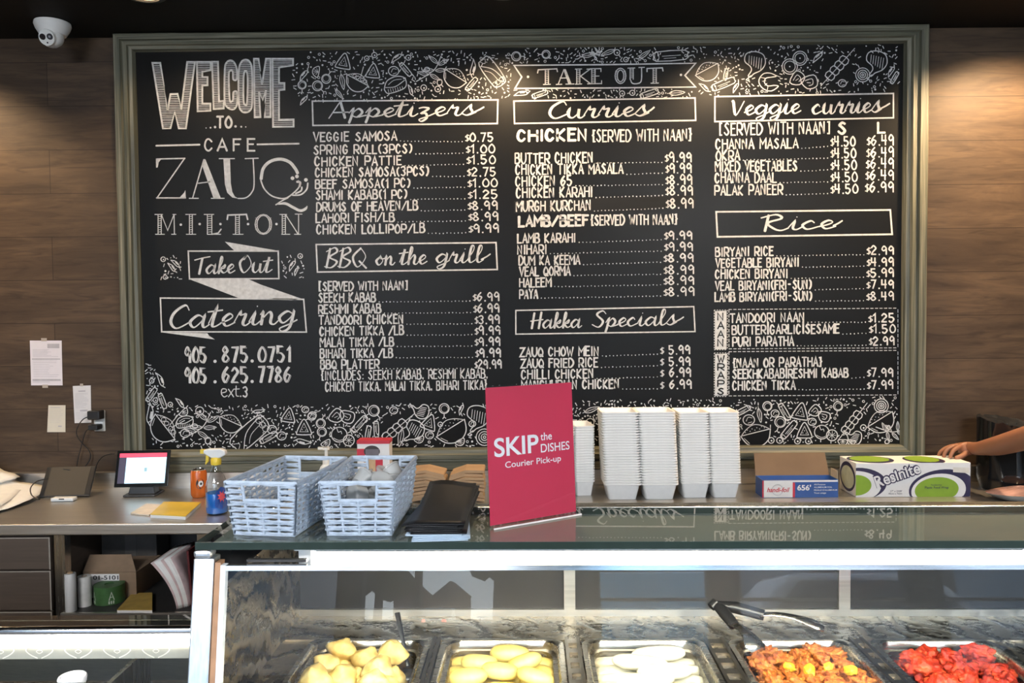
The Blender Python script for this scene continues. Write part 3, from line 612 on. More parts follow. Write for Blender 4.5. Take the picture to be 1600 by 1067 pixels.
# --- price lists
DARK = mat('fresh_black_patch', (.006, .006, .006), .6, var=.2, scale=8, spec=.3)
chalk('repainted_patch', lambda i: i.poly([(803, 314), (870, 311), (1000, 308), (1086, 304.5), (1087, 322), (1000, 329), (900, 333), (803, 333)]), DARK, PX0)
def line(i, name, x0, x1, yb, price=None, p0=0, p1=0, pb=0, h=13.6, wd=2.25, bold=0, ph=None):
    write(i, name, x0, x1, yb, h, wd+bold, -.014, .35, cal=.2)
    if price:
        write(i, price, p0, p1, pb, ph or h*.95, wd, -.006, .3); x = x1+5; n = int((p0-x1-4)/5.6)
        for k in range(n):
            f = (k+.5)/n; i.dot(x1+3+(p0-x1-4)*f, yb+(pb+1-yb)*f-.6+random.uniform(-.4, .4), random.uniform(.75, 1.1), 6)
def appetizers(i):
    for a in (('VEGGIE SAMOSA', 490, 620, 221, '$0.75', 726, 771, 221), ('SPRING ROLL(3PCS)', 490.6, 644, 241, '$1.00', 727, 773, 239), ('CHICKEN PATTIE', 492, 627, 259.4, '$1.50', 728, 774, 256), ('CHICKEN SAMOSA(3PCS)', 493, 670, 276.5, '$2.75', 729, 775, 275),
              ('BEEF SAMOSA(1 PC)', 493, 641, 294.5, '$1.00', 729.5, 777, 292), ('SHAMI KABAB(1 PC)', 494, 636, 312, '$1.25', 730, 778, 310), ('DRUMS OF HEAVEN/LB', 495, 652.5, 330, '$8.99', 730, 778, 327.5), ('LAHORI FISH/LB', 494, 616, 347.5, '$8.99', 731, 779, 344.6), ('CHICKEN LOLLIPOP/LB', 495, 663.5, 365.6, '$9.99', 731.5, 780, 363)): line(i, *a)
def grill(i):
    line(i, '[SERVED WITH NAAN]', 498, 637, 454.5)
    for a in (('SEEKH KABAB', 498, 586.7, 472.4, '$6.99', 738, 780.5, 470), ('RESHMI KABAB', 498, 595, 490, '$6.99', 739, 780.5, 488), ('TANDOORI CHICKEN', 498.6, 630, 507, '$3.99', 741, 781, 505.5), ('CHICKEN TIKKA /LB', 500, 630.5, 524.5, '$9.99', 741, 782, 522.5),
              ('MALAI TIKKA /LB', 500.5, 615, 542, '$9.99', 741, 782, 540), ('BIHARI TIKKA /LB', 500.5, 613.4, 559.5, '$9.99', 742, 783, 558), ('BBQ PLATTER', 501, 592, 576.5, '$29.99', 741, 784, 575.5)): line(i, *a)
    line(i, '{INCLUDES: SEEKH KABAB, RESHMI KABAB,', 501.6, 762, 594, wd=1.8, h=14); line(i, 'CHICKEN TIKKA, MALAI TIKKA, BIHARI TIKKA}', 508.7, 760.6, 611.5, wd=1.8, h=14)
def curries(i):
    line(i, 'CHICKEN', 809, 917, 220.5, h=17, bold=1.7); line(i, '{SERVED WITH NAAN}', 925, 1081, 221.5, h=18, wd=2.2)
    for a in (('BUTTER CHICKEN', 805, 926, 255.5, '$9.99', 1038, 1081, 253), ('CHICKEN TIKKA MASALA', 806, 973.5, 273, '$9.99', 1039, 1081, 270), ('CHICKEN 65', 806, 894, 291, '$8.99', 1039, 1082, 288), ('CHICKEN KARAHI', 807, 925.5, 309, '$8.99', 1039, 1083, 305), ('MURGH KURCHAN', 807, 923, 330, '$8.99', 1039.5, 1084, 325)): line(i, *a, h=15.2)
    line(i, 'LAMB/BEEF', 811, 919, 353.5, h=15.5, bold=1.35); line(i, '{SERVED WITH NAAN}', 923, 1058.5, 352, h=15)
    for a in (('LAMB KARAHI', 809, 899, 379.5, '$9.99', 1037, 1082, 374), ('NIHARI', 809, 854, 397, '$9.99', 1037, 1083, 391.7), ('DUM KA KEEMA', 811, 906, 414, '$8.99', 1036, 1084, 409), ('VEAL QORMA', 812, 891, 431, '$8.99', 1036, 1085, 428), ('HALEEM', 812, 861, 448.5, '$8.99', 1036, 1085, 444.5), ('PAYA', 812, 840, 466.5, '$8.99', 1036, 1085.5, 462)): line(i, *a)
    for a in (('ZAUQ CHOW MEIN', 812.6, 935.5, 557, '$ 5.99', 1031, 1078.5, 553), ('ZAUQ FRIED RICE', 814, 934, 574.6, '$ 5.99', 1031, 1079, 571), ('CHILLI CHICKEN', 815, 927, 592, '$ 6.99', 1031, 1080, 588.5), ('MANCHURIAN CHICKEN', 815, 967, 608.5, '$ 6.99', 1031, 1081, 607)): line(i, *a)
def veggie(i):
    line(i, '[SERVED WITH NAAN]', 1123.7, 1297, 211, h=18, wd=2.3); line(i, 'S', 1310, 1322, 209, h=17, bold=1.2); line(i, 'L', 1372, 1382.6, 207, h=16, bold=1)
    for n, x0, x1, y, yp, yq, q in (('CHANNA MASALA', 1118.6, 1247, 233, 228, 227, '$6.49'), ('OKRA', 1119, 1155.7, 250.7, 246.5, 245.5, '$6.49'), ('MIXED VEGETABLES', 1118, 1245.4, 268, 265, 263, '$6.49'), ('CHANNA DAAL', 1117.5, 1213, 286, 283.7, 281, '$6.49'), ('PALAK PANEER', 1117, 1222.7, 305, 302, 300, '$6.99')):
        line(i, n, x0, x1, y, '$4.50', 1297, 1336+(y-230)*.06, yp, h=15.2, wd=2.2); write(i, q, 1353.7-(y-230)*.04, 1397, yq, 15.5, 2.1)
    for a in (('BIRYANI RICE', 1118, 1208, 400.5, '$2.99', 1353.5, 1397, 397.5), ('VEGETABLE BIRYANI', 1118.6, 1248, 418, '$4.99', 1353.5, 1397, 415.5), ('CHICKEN BIRYANI', 1118, 1230.5, 435.5, '$5.99', 1353, 1397, 432.5), ('VEAL BIRYANI(FRI-SUN)', 1118, 1268, 453.5, '$7.49', 1353, 1397, 450.5), ('LAMB BIRYANI(FRI-SUN)', 1117.4, 1268.6, 471, '$8.49', 1353, 1397, 469),
              ('TANDOORI NAAN', 1141, 1256.6, 504, '$1.25', 1356, 1398, 503), ('BUTTER|GARLIC|SESAME', 1144, 1311, 522.5, '$1.50', 1357, 1399, 520), ('PURI PARATHA', 1145, 1240, 541, '$2.99', 1357, 1398, 539), ('SEEKHKABAB|RESHMI KABAB', 1145, 1325, 591.5, '$7.99', 1354, 1396, 588.5), ('CHICKEN TIKKA', 1145, 1242.5, 609.5, '$7.99', 1354, 1396, 607.5)): line(i, *a)
    line(i, '{NAAN OR PARATHA}', 1145, 1284.5, 574)
    for x0, y0, x1, y1 in ((1116, 484.5, 1136.5, 546.5), (1116, 551.5, 1137, 619.5), (1139, 483.5, 1403, 545), (1139, 549.5, 1403, 618.5)):
        for a, b in (((x0, y0), (x1, y0-.008*(x1-x0))), ((x0, y1), (x1, y1-.006*(x1-x0))), ((x0, y0), (x0, y1)), ((x1, y0), (x1, y1))):
            n = int(math.hypot(b[0]-a[0], b[1]-a[1])/(7 if x1-x0 > 50 else 4)); dd = .6 if x1-x0 > 50 else .4
            for k in range(n): i.stroke([(a[0]+(b[0]-a[0])*(k+t)/n, a[1]+(b[1]-a[1])*(k+t)/n) for t in (0, dd)], 1.0)
    i.poly([(1117, 486), (1135.2, 485.5), (1135.2, 545.5), (1117, 545.8)]); i.poly([(1117.3, 553), (1136, 552.5), (1136, 618), (1117, 618.5)])
chalk('appetizer_list', appetizers); chalk('grill_list', grill); chalk('curry_list', curries); chalk('veggie_and_rice_list', veggie)
def tab_naan(i):
    for k, c in enumerate('NAAN'): write(i, c, 1121.5, 1131, 500+k*13.6, 10.5, 2, 0, 0)
def tab_wraps(i):
    for k, c in enumerate('WRAPS'): write(i, c, 1121.5, 1131.5, 566+k*12.6, 10, 2, 0, 0)
chalk('naan_tab_lettering', tab_naan, DARK, PX2); chalk('wraps_tab_lettering', tab_wraps, DARK, PX2)
# --- food doodles
DOTS = []
def T(cx, cy, s, rot):
    c, d = math.cos(math.radians(rot)), math.sin(math.radians(rot))
    return lambda x, y: (cx+(x*c-y*d)*s, cy+(x*d+y*c)*s)
def doodle(i, k, cx, cy, s, rot=0):
    t = T(cx, cy, s, rot); W = 1.45
    st = lambda pts, w=W, sm=4, cl=False: i.stroke([t(x, y) for x, y in pts], w, sm, cl)
    def rg(x, y, r, ry=None, w=W): st([(x+r*math.cos(a*PI/5), y+(ry or r)*math.sin(a*PI/5)) for a in range(10)], w, 2, True)
    DOTS.append((cx, cy, s*(.62 if k in ('chili', 'roll', 'leaf', 'skewer', 'wrap', 'sprig') else .95)))
    if k == 'samosa':
        st([(0, -1), (.35, -.6), (.9, .65), (.6, .85), (-.6, .85), (-.9, .65), (-.35, -.6)], 1.5, 3, True); st([(0, -.55), (.5, .5), (-.5, .5)], .8, 0, True)
        for x, y in ((0, 0), (.2, .3), (-.2, .25)): i.dot(*t(x, y), .8, 5)
    elif k == 'chili': st([(-1, .2), (-.3, -.3), (.5, -.35), (.8, -.1), (.45, .1), (-.2, .15), (-1, .2)], 1.3, 4); st([(.8, -.1), (1.1, -.4)], 1.3, 0); i.poly([t(-.3, -.3), t(.5, -.35), t(.4, -.15), t(-.2, -.1)])
    elif k == 'lollipop':
        rg(0, -.25, .7, w=1.5); rg(.05, -.2, .5, w=.7); st([(0, .45), (0, .95), (-.2, 1.2)], 1.3, 0); st([(0, .95), (.25, 1.15)], 1.1, 0)
    elif k == 'lemon': st([(-.9, -.3), (-.6, .5), (0, .75), (.6, .5), (.9, -.3)], 1.3, 4, True); [st([(0, -.25), (.6*math.cos(a), -.2+.75*math.sin(a))], .7, 0) for a in (.4, 1, 1.57, 2.1, 2.7)]
    elif k == 'bowl':
        st([(-1, -.1), (-.7, .5), (-.2, .8), (.3, .8), (.75, .5), (1, -.1)], 1.5, 4); st([(-1, -.1), (1, -.1)], 1.3, 0); st([(-.8, .1), (-.55, .5)], .8, 0)
        st([(-.9, -.15), (-.5, -.45), (0, -.62), (.5, -.45), (.9, -.15)], 1.1, 4)
        for x in range(-4, 5): i.dot(*t(x*.16, -.26-.12*(x % 2)), .8, 5)
    elif k == 'noodles': doodle(i, 'bowl', cx, cy, s, rot); st([(.1, -.4), (-.1, -1.3)], 1.2, 0); st([(.3, -.4), (.45, -1.3)], 1.2, 0); [rg(x, -.3, .14, w=.8) for x in (-.4, -.1, .3, .6)]
    elif k == 'ring': rg(0, 0, .9, w=1.3); i.dot(*t(.1, .1), s*.3, 6)
    elif k == 'nut': rg(0, 0, .9, .8, 1.4); st([(-.4, .2), (-.1, -.4), (.5, -.3)], .9); st([(-.1, .5), (.5, .3)], .8, 0)
    elif k == 'roll': st([(-1, -.3), (.9, -.3), (1.05, 0), (.9, .3), (-1, .3), (-1.15, 0)], 1.4, 2, True); rg(-.95, 0, .14, .3, .9); st([(-.6, 0), (.6, 0)], .8, 0); st([(-.5, .15), (.3, .15)], .6, 0)
    elif k == 'dish': st([(-1, .1), (-.6, -.5), (.3, -.7), (1, -.4), (1, .3), (.5, .6), (-.7, .7), (-1, .4)], 1.4, 4, True); st([(-.9, .1), (0, .2), (.95, -.2)], 1.2); st([(-.6, -.1), (0, -.4), (.7, -.35)], .8); [st([(-.7+x*.22, .3), (-.7+x*.22, .6)], .7, 0) for x in range(7)]
    elif k == 'sprig':
        st([(-1, .9), (-.3, .3), (.1, -.2), (.3, -1)], 1.4)
        for x, y, a in ((.15, -.5, -150), (.25, -.4, -40), (0, 0, 170), (.1, 0, -15), (-.3, .35, -175), (-.2, .3, 20)):
            u = T(x, y, .75, a); st([u(0, 0), u(.4, -.16), u(1, 0), u(.4, .16)], 1.0, 3, True); st([u(.1, 0), u(.8, 0)], .6, 0)
        rg(-.45, .0, .16, .12); rg(.5, .7, .16, .2)
    elif k == 'leaf': st([(-1, 0), (-.2, -.3), (1, 0), (-.2, .3)], 1.1, 4, True); st([(-1.3, 0), (.6, 0)], .8, 0)
    elif k == 'wrap': st([(-1, -.4), (.8, -.45), (1.05, -.1), (1, .3), (.7, .5), (-.9, .5), (-1.1, .1)], 1.5, 3, True); st([(-.8, .45), (-.2, -.1), (.6, -.3), (1, -.25)], 1.2); st([(-.4, .4), (0, .1), (.7, 0)], .8); [rg(.75, y, .16, w=.8) for y in (-.2, .1, .35)]; st([(-1.05, -.1), (-.8, .1), (-1.05, .3)], .8)
    elif k == 'drumstick': st([(-.2, -1), (.5, -.9), (.8, -.3), (.6, .3), (.1, .7), (-.1, 1), (-.3, .95), (-.15, .5), (-.3, .2), (-.8, -.1), (-.8, -.7)], 1.5, 4, True); st([(-.1, .9), (-.4, 1.3)], 1.5, 0); st([(-.4, 1.3), (-.15, 1.35)], 1.3, 0); [st([(-.55+x*.2, -.6), (-.45+x*.2, .0+x*.06)], .9, 0) for x in range(6)]
    elif k == 'shrimp': st([(1, .5), (.3, .95), (-.5, .7), (-.9, 0), (-.5, -.7), (.2, -.8), (.8, -.5), (.3, -.4), (-.2, -.3), (-.35, .1), (0, .45), (.6, .4)], 1.4, 4, True); [st([(-.3+.1*x, -.3+.25*x), (-.8+.25*x, -.4+.4*x)], .8, 0) for x in range(4)]; st([(.3, -.8), (1.2, -.4)], .8)
    elif k == 'plate': rg(0, 0, 1, w=1.4); rg(0, 0, .72, w=1.2); i.dot(*t(0, 0), 1.2, 6)
    elif k == 'bread': st([(-1, .4), (0, -.9), (.8, -.5), (1, .2), (.2, .9)], 1.5, 3, True); st([(-.5, .2), (.1, -.4), (.5, .1), (.2, .5)], 1.0, 3); st([(-.2, .3), (.2, .1)], .8, 0)
    elif k == 'skewer':
        st([(-1.1, 0), (1.1, 0)], 1.1, 0)
        for x in (-.5, -.2, .1, .4): st([(x-.14, -.16), (x+.12, -.18), (x+.15, .15), (x-.12, .18)], 1.4, 2, True)
    elif k == 'spiral': [rg(0, 0, r, w=1.3) for r in (1, .68, .4, .15)]
    elif k == 'tomato': rg(0, 0, .95, .9, 1.4); st([(-.3, -.8), (-.1, -.3), (.2, -.4), (.3, -.1)], 1); st([(-.7, .4), (0, .7), (.6, .5)], .8)
    elif k == 'slice': rg(0, 0, .95, w=1.5); [st([(0, 0), (.7*math.cos(a), .7*math.sin(a))], .7, 0) for a in (0, .8, 1.6, 2.4, 3.2, 4, 4.8, 5.6)]
DL = '''chili 475 118 11 -45|lollipop 472 135 9 0|chili 475 157 9 -40|lemon 495 112 9 100|lollipop 511 121 10 210|lollipop 498 136 11 -45|samosa 537 96 13 10|noodles 558 127 19 28|samosa 583 111 12 5|ring 573 91 4|ring 585 86 4.5|chili 620 91 11 -30
ring 638 90 4.5|nut 615 111 9|roll 634 109 11 50|dish 617 132 17 -12|sprig 678 110 24 10|chili 641 141 9 80|leaf 535 128 12 80|leaf 530 147 9 50|ring 662 137 5|ring 684 139 5|bowl 711 120 20 32|chili 738 106 13 110|roll 737 131 11 -50|wrap 770 113 23 55
lollipop 809 88 10 -90|lollipop 851 85 9 90|sprig 930 84 9 30|leaf 920 86 11 -10|leaf 950 82 11 160|ring 964 82 5|ring 978 93 4|leaf 1007 85 10 -35|roll 1049 87 24 -4|chili 815 147 12 0|roll 844 147 11 -18|ring 972 146 4.5|ring 988 145 4.5|roll 1015 146 13 -18|leaf 1058 145 12 -4
bowl 1105 110 20 -28|roll 1131 131 17 -22|roll 1134 116 8 -80|chili 1100 137 10 50|chili 1150 137 9 -50|drumstick 1179 101 20 12|shrimp 1200 127 16 0|plate 1234 104 12|plate 1250 91 11|bread 1245 122 12 -10|bread 1265 127 13 30|chili 1278 90 11 -35|skewer 1309 105 36 -48|nut 1316 130 7|spiral 1348 117 11|drumstick 1369 100 20 15|chili 1393 112 10 -50|roll 1398 121 9 -60
chili 233 646 17 105|noodles 256 668 25 52|lemon 287 644 8 -45|dish 288 659 13 -5|ring 312 642 7|sprig 316 668 26 12|nut 289 677 8|bowl 360 660 19 24|wrap 391 676 30 -40|chili 404 642 10 180|roll 420 683 13 -30|nut 425 671 8|nut 440 681 8|samosa 451 649 12 8|samosa 475 668 13 0|chili 474 689 13 200|nut 477 640 6|nut 488 649 7
chili 250 594 12 75|roll 237 616 11 -55|roll 254 627 11 70|ring 237 595 4|ring 243 625 4|ring 266 632 4|chili 281 630 10 60|lollipop 502 659 10 200|nut 487 651 7|bread 525 649 12 0|bread 543 650 12 60|roll 562 662 14 -48|lollipop 586 644 12 -40|nut 615 641 7|roll 575 677 11 -80|roll 588 671 11 88
skewer 618 671 36 -40|drumstick 656 642 14 110|drumstick 646 675 18 35|samosa 671 660 13 20|lollipop 694 641 11 0|bowl 705 671 26 -32|chili 721 640 9 -60|drumstick 746 655 21 15|spiral 757 683 13|nut 738 662 6|lollipop 502 677 10 20|tomato 530 679 13|slice 545 688 9|lemon 509 692 8 -30|lemon 655 686 8 -20|nut 671 680 7|lemon 719 690 8 -30|ring 688 663 4|leaf 626 684 14 100
roll 1160 642 12 -28|nut 1170 656 10|leaf 1187 649 11 80|lollipop 1199 637 10 0|nut 1211 646 7|roll 1226 644 13 60|samosa 1251 643 14 10|bread 1273 641 10 0|bread 1288 650 10 60|lollipop 1309 637 10 10|skewer 1332 659 34 -52|spiral 1377 634 11|bowl 1376 657 23 -32|sprig 1393 675 19 60|bowl 1181 678 24 -14|lollipop 1218 662 12 20|roll 1233 671 15 -50|samosa 1257 673 13 0|nut 1269 659 7|tomato 1284 675 12|slice 1300 680 9|drumstick 1333 683 13 110|ring 1205 688 5|ring 1218 688 5|ring 1246 689 5|ring 1263 689 5|lemon 1317 690 8 0|ring 1349 668 5|lemon 1330 690 7 10|samosa 785 648 13 12|bowl 820 668 24 -20|lollipop 862 645 11 10|nut 790 678 8|roll 878 676 13 -40|chili 845 688 11 10|drumstick 955 664 20 10|samosa 990 650 13 0|bowl 1030 672 24 15|ring 1062 650 5|skewer 1085 668 30 -45|nut 1118 655 8|lemon 1010 690 8 0|chili 1110 686 11 -30
ring 922 660 7|ring 915 681 8|ring 912 670 7|chili 268 418 9 60|chili 274 412 9 50|ring 255 405 4|ring 258 433 3.5|chili 457 415 10 -50|chili 463 424 7 -60|ring 469 400 4|leaf 925 640 12 -20'''
def doodles(i):
    for it in DL.replace('\n', '|').split('|'):
        a = it.split(); doodle(i, a[0], float(a[1]), float(a[2]), float(a[3]), float(a[4]) if len(a) > 4 else 0)
chalk('food_doodles', doodles)
BLK = []
def sprinkles(i):
    regs = [((480, 80), (800, 80), (798, 155), (480, 158), 330), ((458, 100), (485, 100), (485, 160), (458, 150), 26), ((795, 76), (1085, 73), (1085, 97), (795, 100), 130), ((805, 139), (1085, 137), (1085, 152), (805, 155), 75), ((1070, 74), (1405, 70), (1405, 142), (1085, 150), 290), ((226, 560), (245, 575), (250, 640), (230, 640), 40),
            ((233, 632), (490, 634), (490, 699), (236, 700), 300), ((480, 632), (765, 632), (765, 697), (480, 699), 320), ((904, 626), (1130, 622), (1130, 645), (904, 660), 110), ((765, 632), (904, 629), (904, 696), (765, 697), 150), ((935, 645), (1135, 640), (1150, 693), (910, 696), 190), ((904, 640), (935, 640), (935, 672), (904, 672), 16), ((1135, 625), (1402, 620), (1402, 690), (1150, 693), 330), ((252, 400), (282, 400), (282, 436), (252, 436), 24), ((440, 400), (475, 400), (475, 434), (440, 434), 22)]
    for a, b, c, d, n in regs:
        for _ in range(int(n*2.3)):
            u, v = random.random(), random.random()
            x = (a[0]*(1-u)+b[0]*u)*(1-v)+(d[0]*(1-u)+c[0]*u)*v; y = (a[1]*(1-u)+b[1]*u)*(1-v)+(d[1]*(1-u)+c[1]*u)*v
            if any((x-p)**2+(y-q)**2 < (r+1)**2 for p, q, r in DOTS) or any((x-p)**2+(y-q)**2 < 15 for p, q in BLK[-500:]): continue
            if 803 < x < 1090 and 99 < y < 139: continue
            BLK.append((x, y)); k = random.random()
            if k < .3: i.dot(x, y, random.uniform(.7, 1.7), 7)
            elif k < .36: i.ring(x, y, 1.8, .9, n=8)
            else: g = random.uniform(0, PI); l = random.uniform(1.3, 2.6); i.stroke([(x-l*math.cos(g), y-l*math.sin(g)), (x+l*math.cos(g), y+l*math.sin(g))], 1.25)
chalk('sprinkle_marks', sprinkles)
# ------------------------------------------------------------------ steel back counter
STEEL = steel('brushed_steel', (.74, .70, .64), .36, 0)
STEELV = steel('brushed_steel_upright', (.58, .56, .53), .25, 2)
SWIRL = steel('swirl_steel', (.62, .54, .42), .27, 0, 1)
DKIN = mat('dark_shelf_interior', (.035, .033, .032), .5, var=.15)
ZS = .9
ctr = thing('steel_counter', 'long stainless steel counter with a backsplash under the menu board', 'counter', (-.4, 2.95, 0))
obj('worktop', MB().box(-3.4, 2.9, 2.65, 3.21, ZS-.038, ZS), STEEL, ctr, world=True, bevel=.004)
obj('backsplash', MB().box(-3.4, 2.9, 3.195, 3.21, ZS, .958).box(-3.4, 2.9, 3.19, 3.225, .958, .965), STEEL, ctr, world=True)
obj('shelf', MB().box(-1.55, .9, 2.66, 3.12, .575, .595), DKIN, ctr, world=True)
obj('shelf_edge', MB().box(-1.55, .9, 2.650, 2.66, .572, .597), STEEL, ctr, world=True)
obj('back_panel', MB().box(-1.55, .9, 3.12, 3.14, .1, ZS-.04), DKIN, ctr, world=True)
for x in (-1.555, -1.07, .9): obj('leg', MB().box(x-.018, x+.018, 2.665, 2.70, 0, ZS-.038), STEELV, ctr, world=True)
cab = thing('base_cabinet', 'dark brown drawer cabinet under the left end of the steel counter', 'cabinet', (-2.4, 2.95, 0))
BRN = mat('brown_laminate', (.075, .055, .042), .45, var=.12, scale=5, stretch=(1, 1, 20))
obj('body', MB().box(-3.2, -1.605, 2.69, 3.2, 0, ZS-.04), BRN, cab, world=True)
for z0, z1 in ((.74, .85), (.60, .735), (.1, .595)):
    d = obj('drawer', MB().box(-3.18, -1.592, 2.672, 2.69, z0, z1), BRN, cab, world=True, bevel=.002); WM[d.name] = wmat(cab)
    obj('edge_strip', MB().box(-1.594, -1.590, 2.669, 2.672, z0, z1).box(-3.18, -1.594, 2.669, 2.672, z1-.003, z1), mat('pale_edge', (.3, .27, .23), .4), d, world=True)
# ------------------------------------------------------------------ main display case
Z0 = 1.17
CX, CY, CR = -.612, 1.489, -.016
case = thing('display_case', 'large heated glass display case full of food pans in front', 'display case', (CX, CY, 0), CR)
TOPG = glass_mat('glass_top', (.93, .955, .94), 1.5, 0, 1.15)
GEDGE = mat('green_glass_edge', (.022, .036, .029), .12, var=.1)
LW_ = 2.35
g = MB(); y0, y1, z0, z1 = 0, .258, 1.156, Z0
v = [(x, y, z) for z in (z0, z1) for y in (y0, y1) for x in (0, LW_)]
g.pane(v); g.m = [1, 1, 0, 0, 1, 1]
obj('glass_top', g, [TOPG, GEDGE], case)
obj('top_panel', MB().box(.012, LW_, .055, .258, 1.1525, 1.1545), mat('pale_lid', (.30, .33, .30), .55, var=.06, scale=4), case)
obj('rear_rail', MB().box(.0, LW_, .2595, .298, 1.14, 1.1715), steel('rail_steel', (.6, .62, .57), .25, 0), case, bevel=.002)
obj('rear_hood', MB().prism([(.298, 1.14), (.298, 1.15), (.66, 1.055), (.66, 1.04)], 0, LW_, axis='x'), DKIN, case)
def tilt(z): return .006-(1.122-z)*.186
fg = MB(); ang = .186
FGL = glass_mat('front_glass', (.97, .985, .98), 1.52, 0, .62)
v = []
for z in (.62, 1.122):
    for dy in (0, .006):
        for x in (.055, LW_): v.append((x, tilt(z)+dy, z))
fg.pane(v); fg.m = [0, 0, 1, 1, 1, 1]
obj('front_glass', fg, [FGL, mat('polished_glass_edge', (.75, .85, .88), .1, var=.03)], case)
def slant(x0, x1, d0, d1, zt, zb): return MB().prism([(tilt(zt)+d0, zt), (tilt(zt)+d1, zt), (tilt(zb)+d1, zb), (tilt(zb)+d0, zb)], x0, x1, axis='x')
obj('end_post', slant(-.006, .034, -.004, .03, 1.138, .1), steel('post_steel', (.74, .78, .82), .35, 2), case, bevel=.003)
obj('post_cap', MB().box(-.004, .03, -.002, .03, 1.139, 1.1555), steel('post_steel'), case, bevel=.006)
obj('orange_reflection_strip', slant(.035, .0455, -.001, .02, 1.130, .1), mat('tan_reflection', (.42, .22, .11), .5), case)  # added strip, its tan colour stands in for an orange reflection
obj('bright_glass_edge', slant(.046, .056, -.002, .012, 1.125, .62), mat('bright_edge_white', (.8, .84, .86), .25, var=.03), case)  # bright line painted white along the polished end of the glass
obj('glass_edge_strip', slant(.056, LW_, -.0025, .0085, 1.1245, 1.1155), steel('bright_strip', (.86, .87, .88), .16, 0), case)
obj('end_panel', MB().box(-.004, .006, .03, .66, .1, 1.04), SWIRL, case)
obj('back_panel', MB().box(0, LW_, .65, .66, .78, 1.05), mat('dark_sliding_door', (.03, .03, .032), .35, var=.2, scale=3), case)
obj('door_frame', MB().box(0, LW_, .64, .652, .78, .80).box(.72, .75, .64, .652, .8, 1.05).box(1.45, 1.48, .64, .652, .8, 1.05), STEEL, case)
obj('base_cabinet', MB().box(-.004, LW_, -.08, .66, 0, .6), STEEL, case)
PC = [.232, .560, .905, 1.262, 1.605]; PW, PY0, PY1, ZD = .298, .21, .482, .782
dk = MB().box(0.006, LW_, PY1+.004, .65, .76, ZD).box(0.006, LW_, -.09, PY0-.004, .70, ZD)
obj('deck', dk, SWIRL, case)
ed = [0.006]
for c in PC: ed += [c-PW/2-.002, c+PW/2+.002]
ed.append(LW_)
for a, b in zip(ed[::2], ed[1::2]):
    obj('pan_rail', MB().box(a, b, PY0-.004, PY1+.004, .74, ZD-.004), SWIRL, case)
    if b-a < .2 and a > .05:
        r = MB().box(a+.003, a+.011, PY0, PY1+.01, ZD-.004, ZD+.006).box(b-.011, b-.003, PY0, PY1+.01, ZD-.004, ZD+.006)
        for k in range(5): r.box(a+.011, b-.011, PY0+.03+k*.055, PY0+.055+k*.055, ZD-.004, ZD+.003)  # dark rungs built in for reflected patches between the side bars
        obj('reflection_rung_bar', r, steel('dark_bar_steel', (.30, .27, .23), .3, 1), case)
tb = obj('light_tube', MB().tube([(.21, .062, 1.121), (1.585, .062, 1.121)], .012, 14), emit_mat('white_tube', (1, .93, .78), TUBE), case, smooth=True)
obj('light_reflector', MB().box(.18, 1.62, .028, .24, 1.1455, 1.152), mat('white_reflector', (.85, .83, .78), .4, var=.02), case)
for x in (.195, 1.60): obj('tube_holder', MB().box(x-.012, x+.012, .045, .08, 1.105, 1.1455), WPL, case)
for a, b in ((.09, .205), (1.61, 1.8)): obj('dark_strip', MB().box(a, b, .02, .03, 1.126, 1.131), DKIN, case)  # dark strips set beyond the tube ends
STK = mat('sticker_white', (.6, .64, .68), .5)
stk = MB()
for x, z, ww, hh in ((.80, 1.03, .045, .02), (1.02, 1.0, .05, .016)): stk.box(x, x+ww, .637, .64, z, z+hh)
obj('price_sticker', stk, STK, case)
# ---- food pans
def pan(cx, label):
    C = wmat(case) @ Vector((cx, (PY0+PY1)/2, ZD-.065))
    t = thing('food_pan', label, 'food pan', C, CR, 'steel food pans in the display case')
    hw, hd, n = PW/2, (PY1-PY0)/2, 6
    def ring(k, z, r=.035):
        o = []
        for sx, sy, a0 in ((1, 1, 0), (-1, 1, 90), (-1, -1, 180), (1, -1, 270)):
            for i in range(n+1):
                a = math.radians(a0+90*i/n); o.append((sx*(hw-k-r)+r*math.cos(a), sy*(hd-k-r)+r*math.sin(a), z))
        return o
    rings = [ring(0, .066), ring(-.001, .070), ring(.010, .071), ring(.014, .067), ring(.016, .05), ring(.026, .05), ring(.03, .012), ring(.038, .004)]
    mb = MB(); m = len(rings[0]); mb.v = [p for r in rings for p in r]
    for a in range(len(rings)-1):
        for i in range(m): mb.f.append((a*m+i, a*m+(i+1) % m, (a+1)*m+(i+1) % m, (a+1)*m+i))
    mb.f.append(tuple((len(rings)-1)*m+i for i in range(m))); mb.m = [0]*len(mb.f); mb.flat = 1
    obj('tray', mb, steel('pan_steel', (.72, .66, .56), .25, 0), t, smooth=True)
    return C
PANS = [pan(PC[0], 'leftmost steel pan holding golden samosas'), pan(PC[1], 'second steel pan from the left holding yellow rolls'), pan(PC[2], 'middle steel pan holding pale spring rolls'), pan(PC[3], 'steel pan holding orange battered chicken under the tongs'), pan(PC[4], 'rightmost steel pan holding red tandoori chicken')]
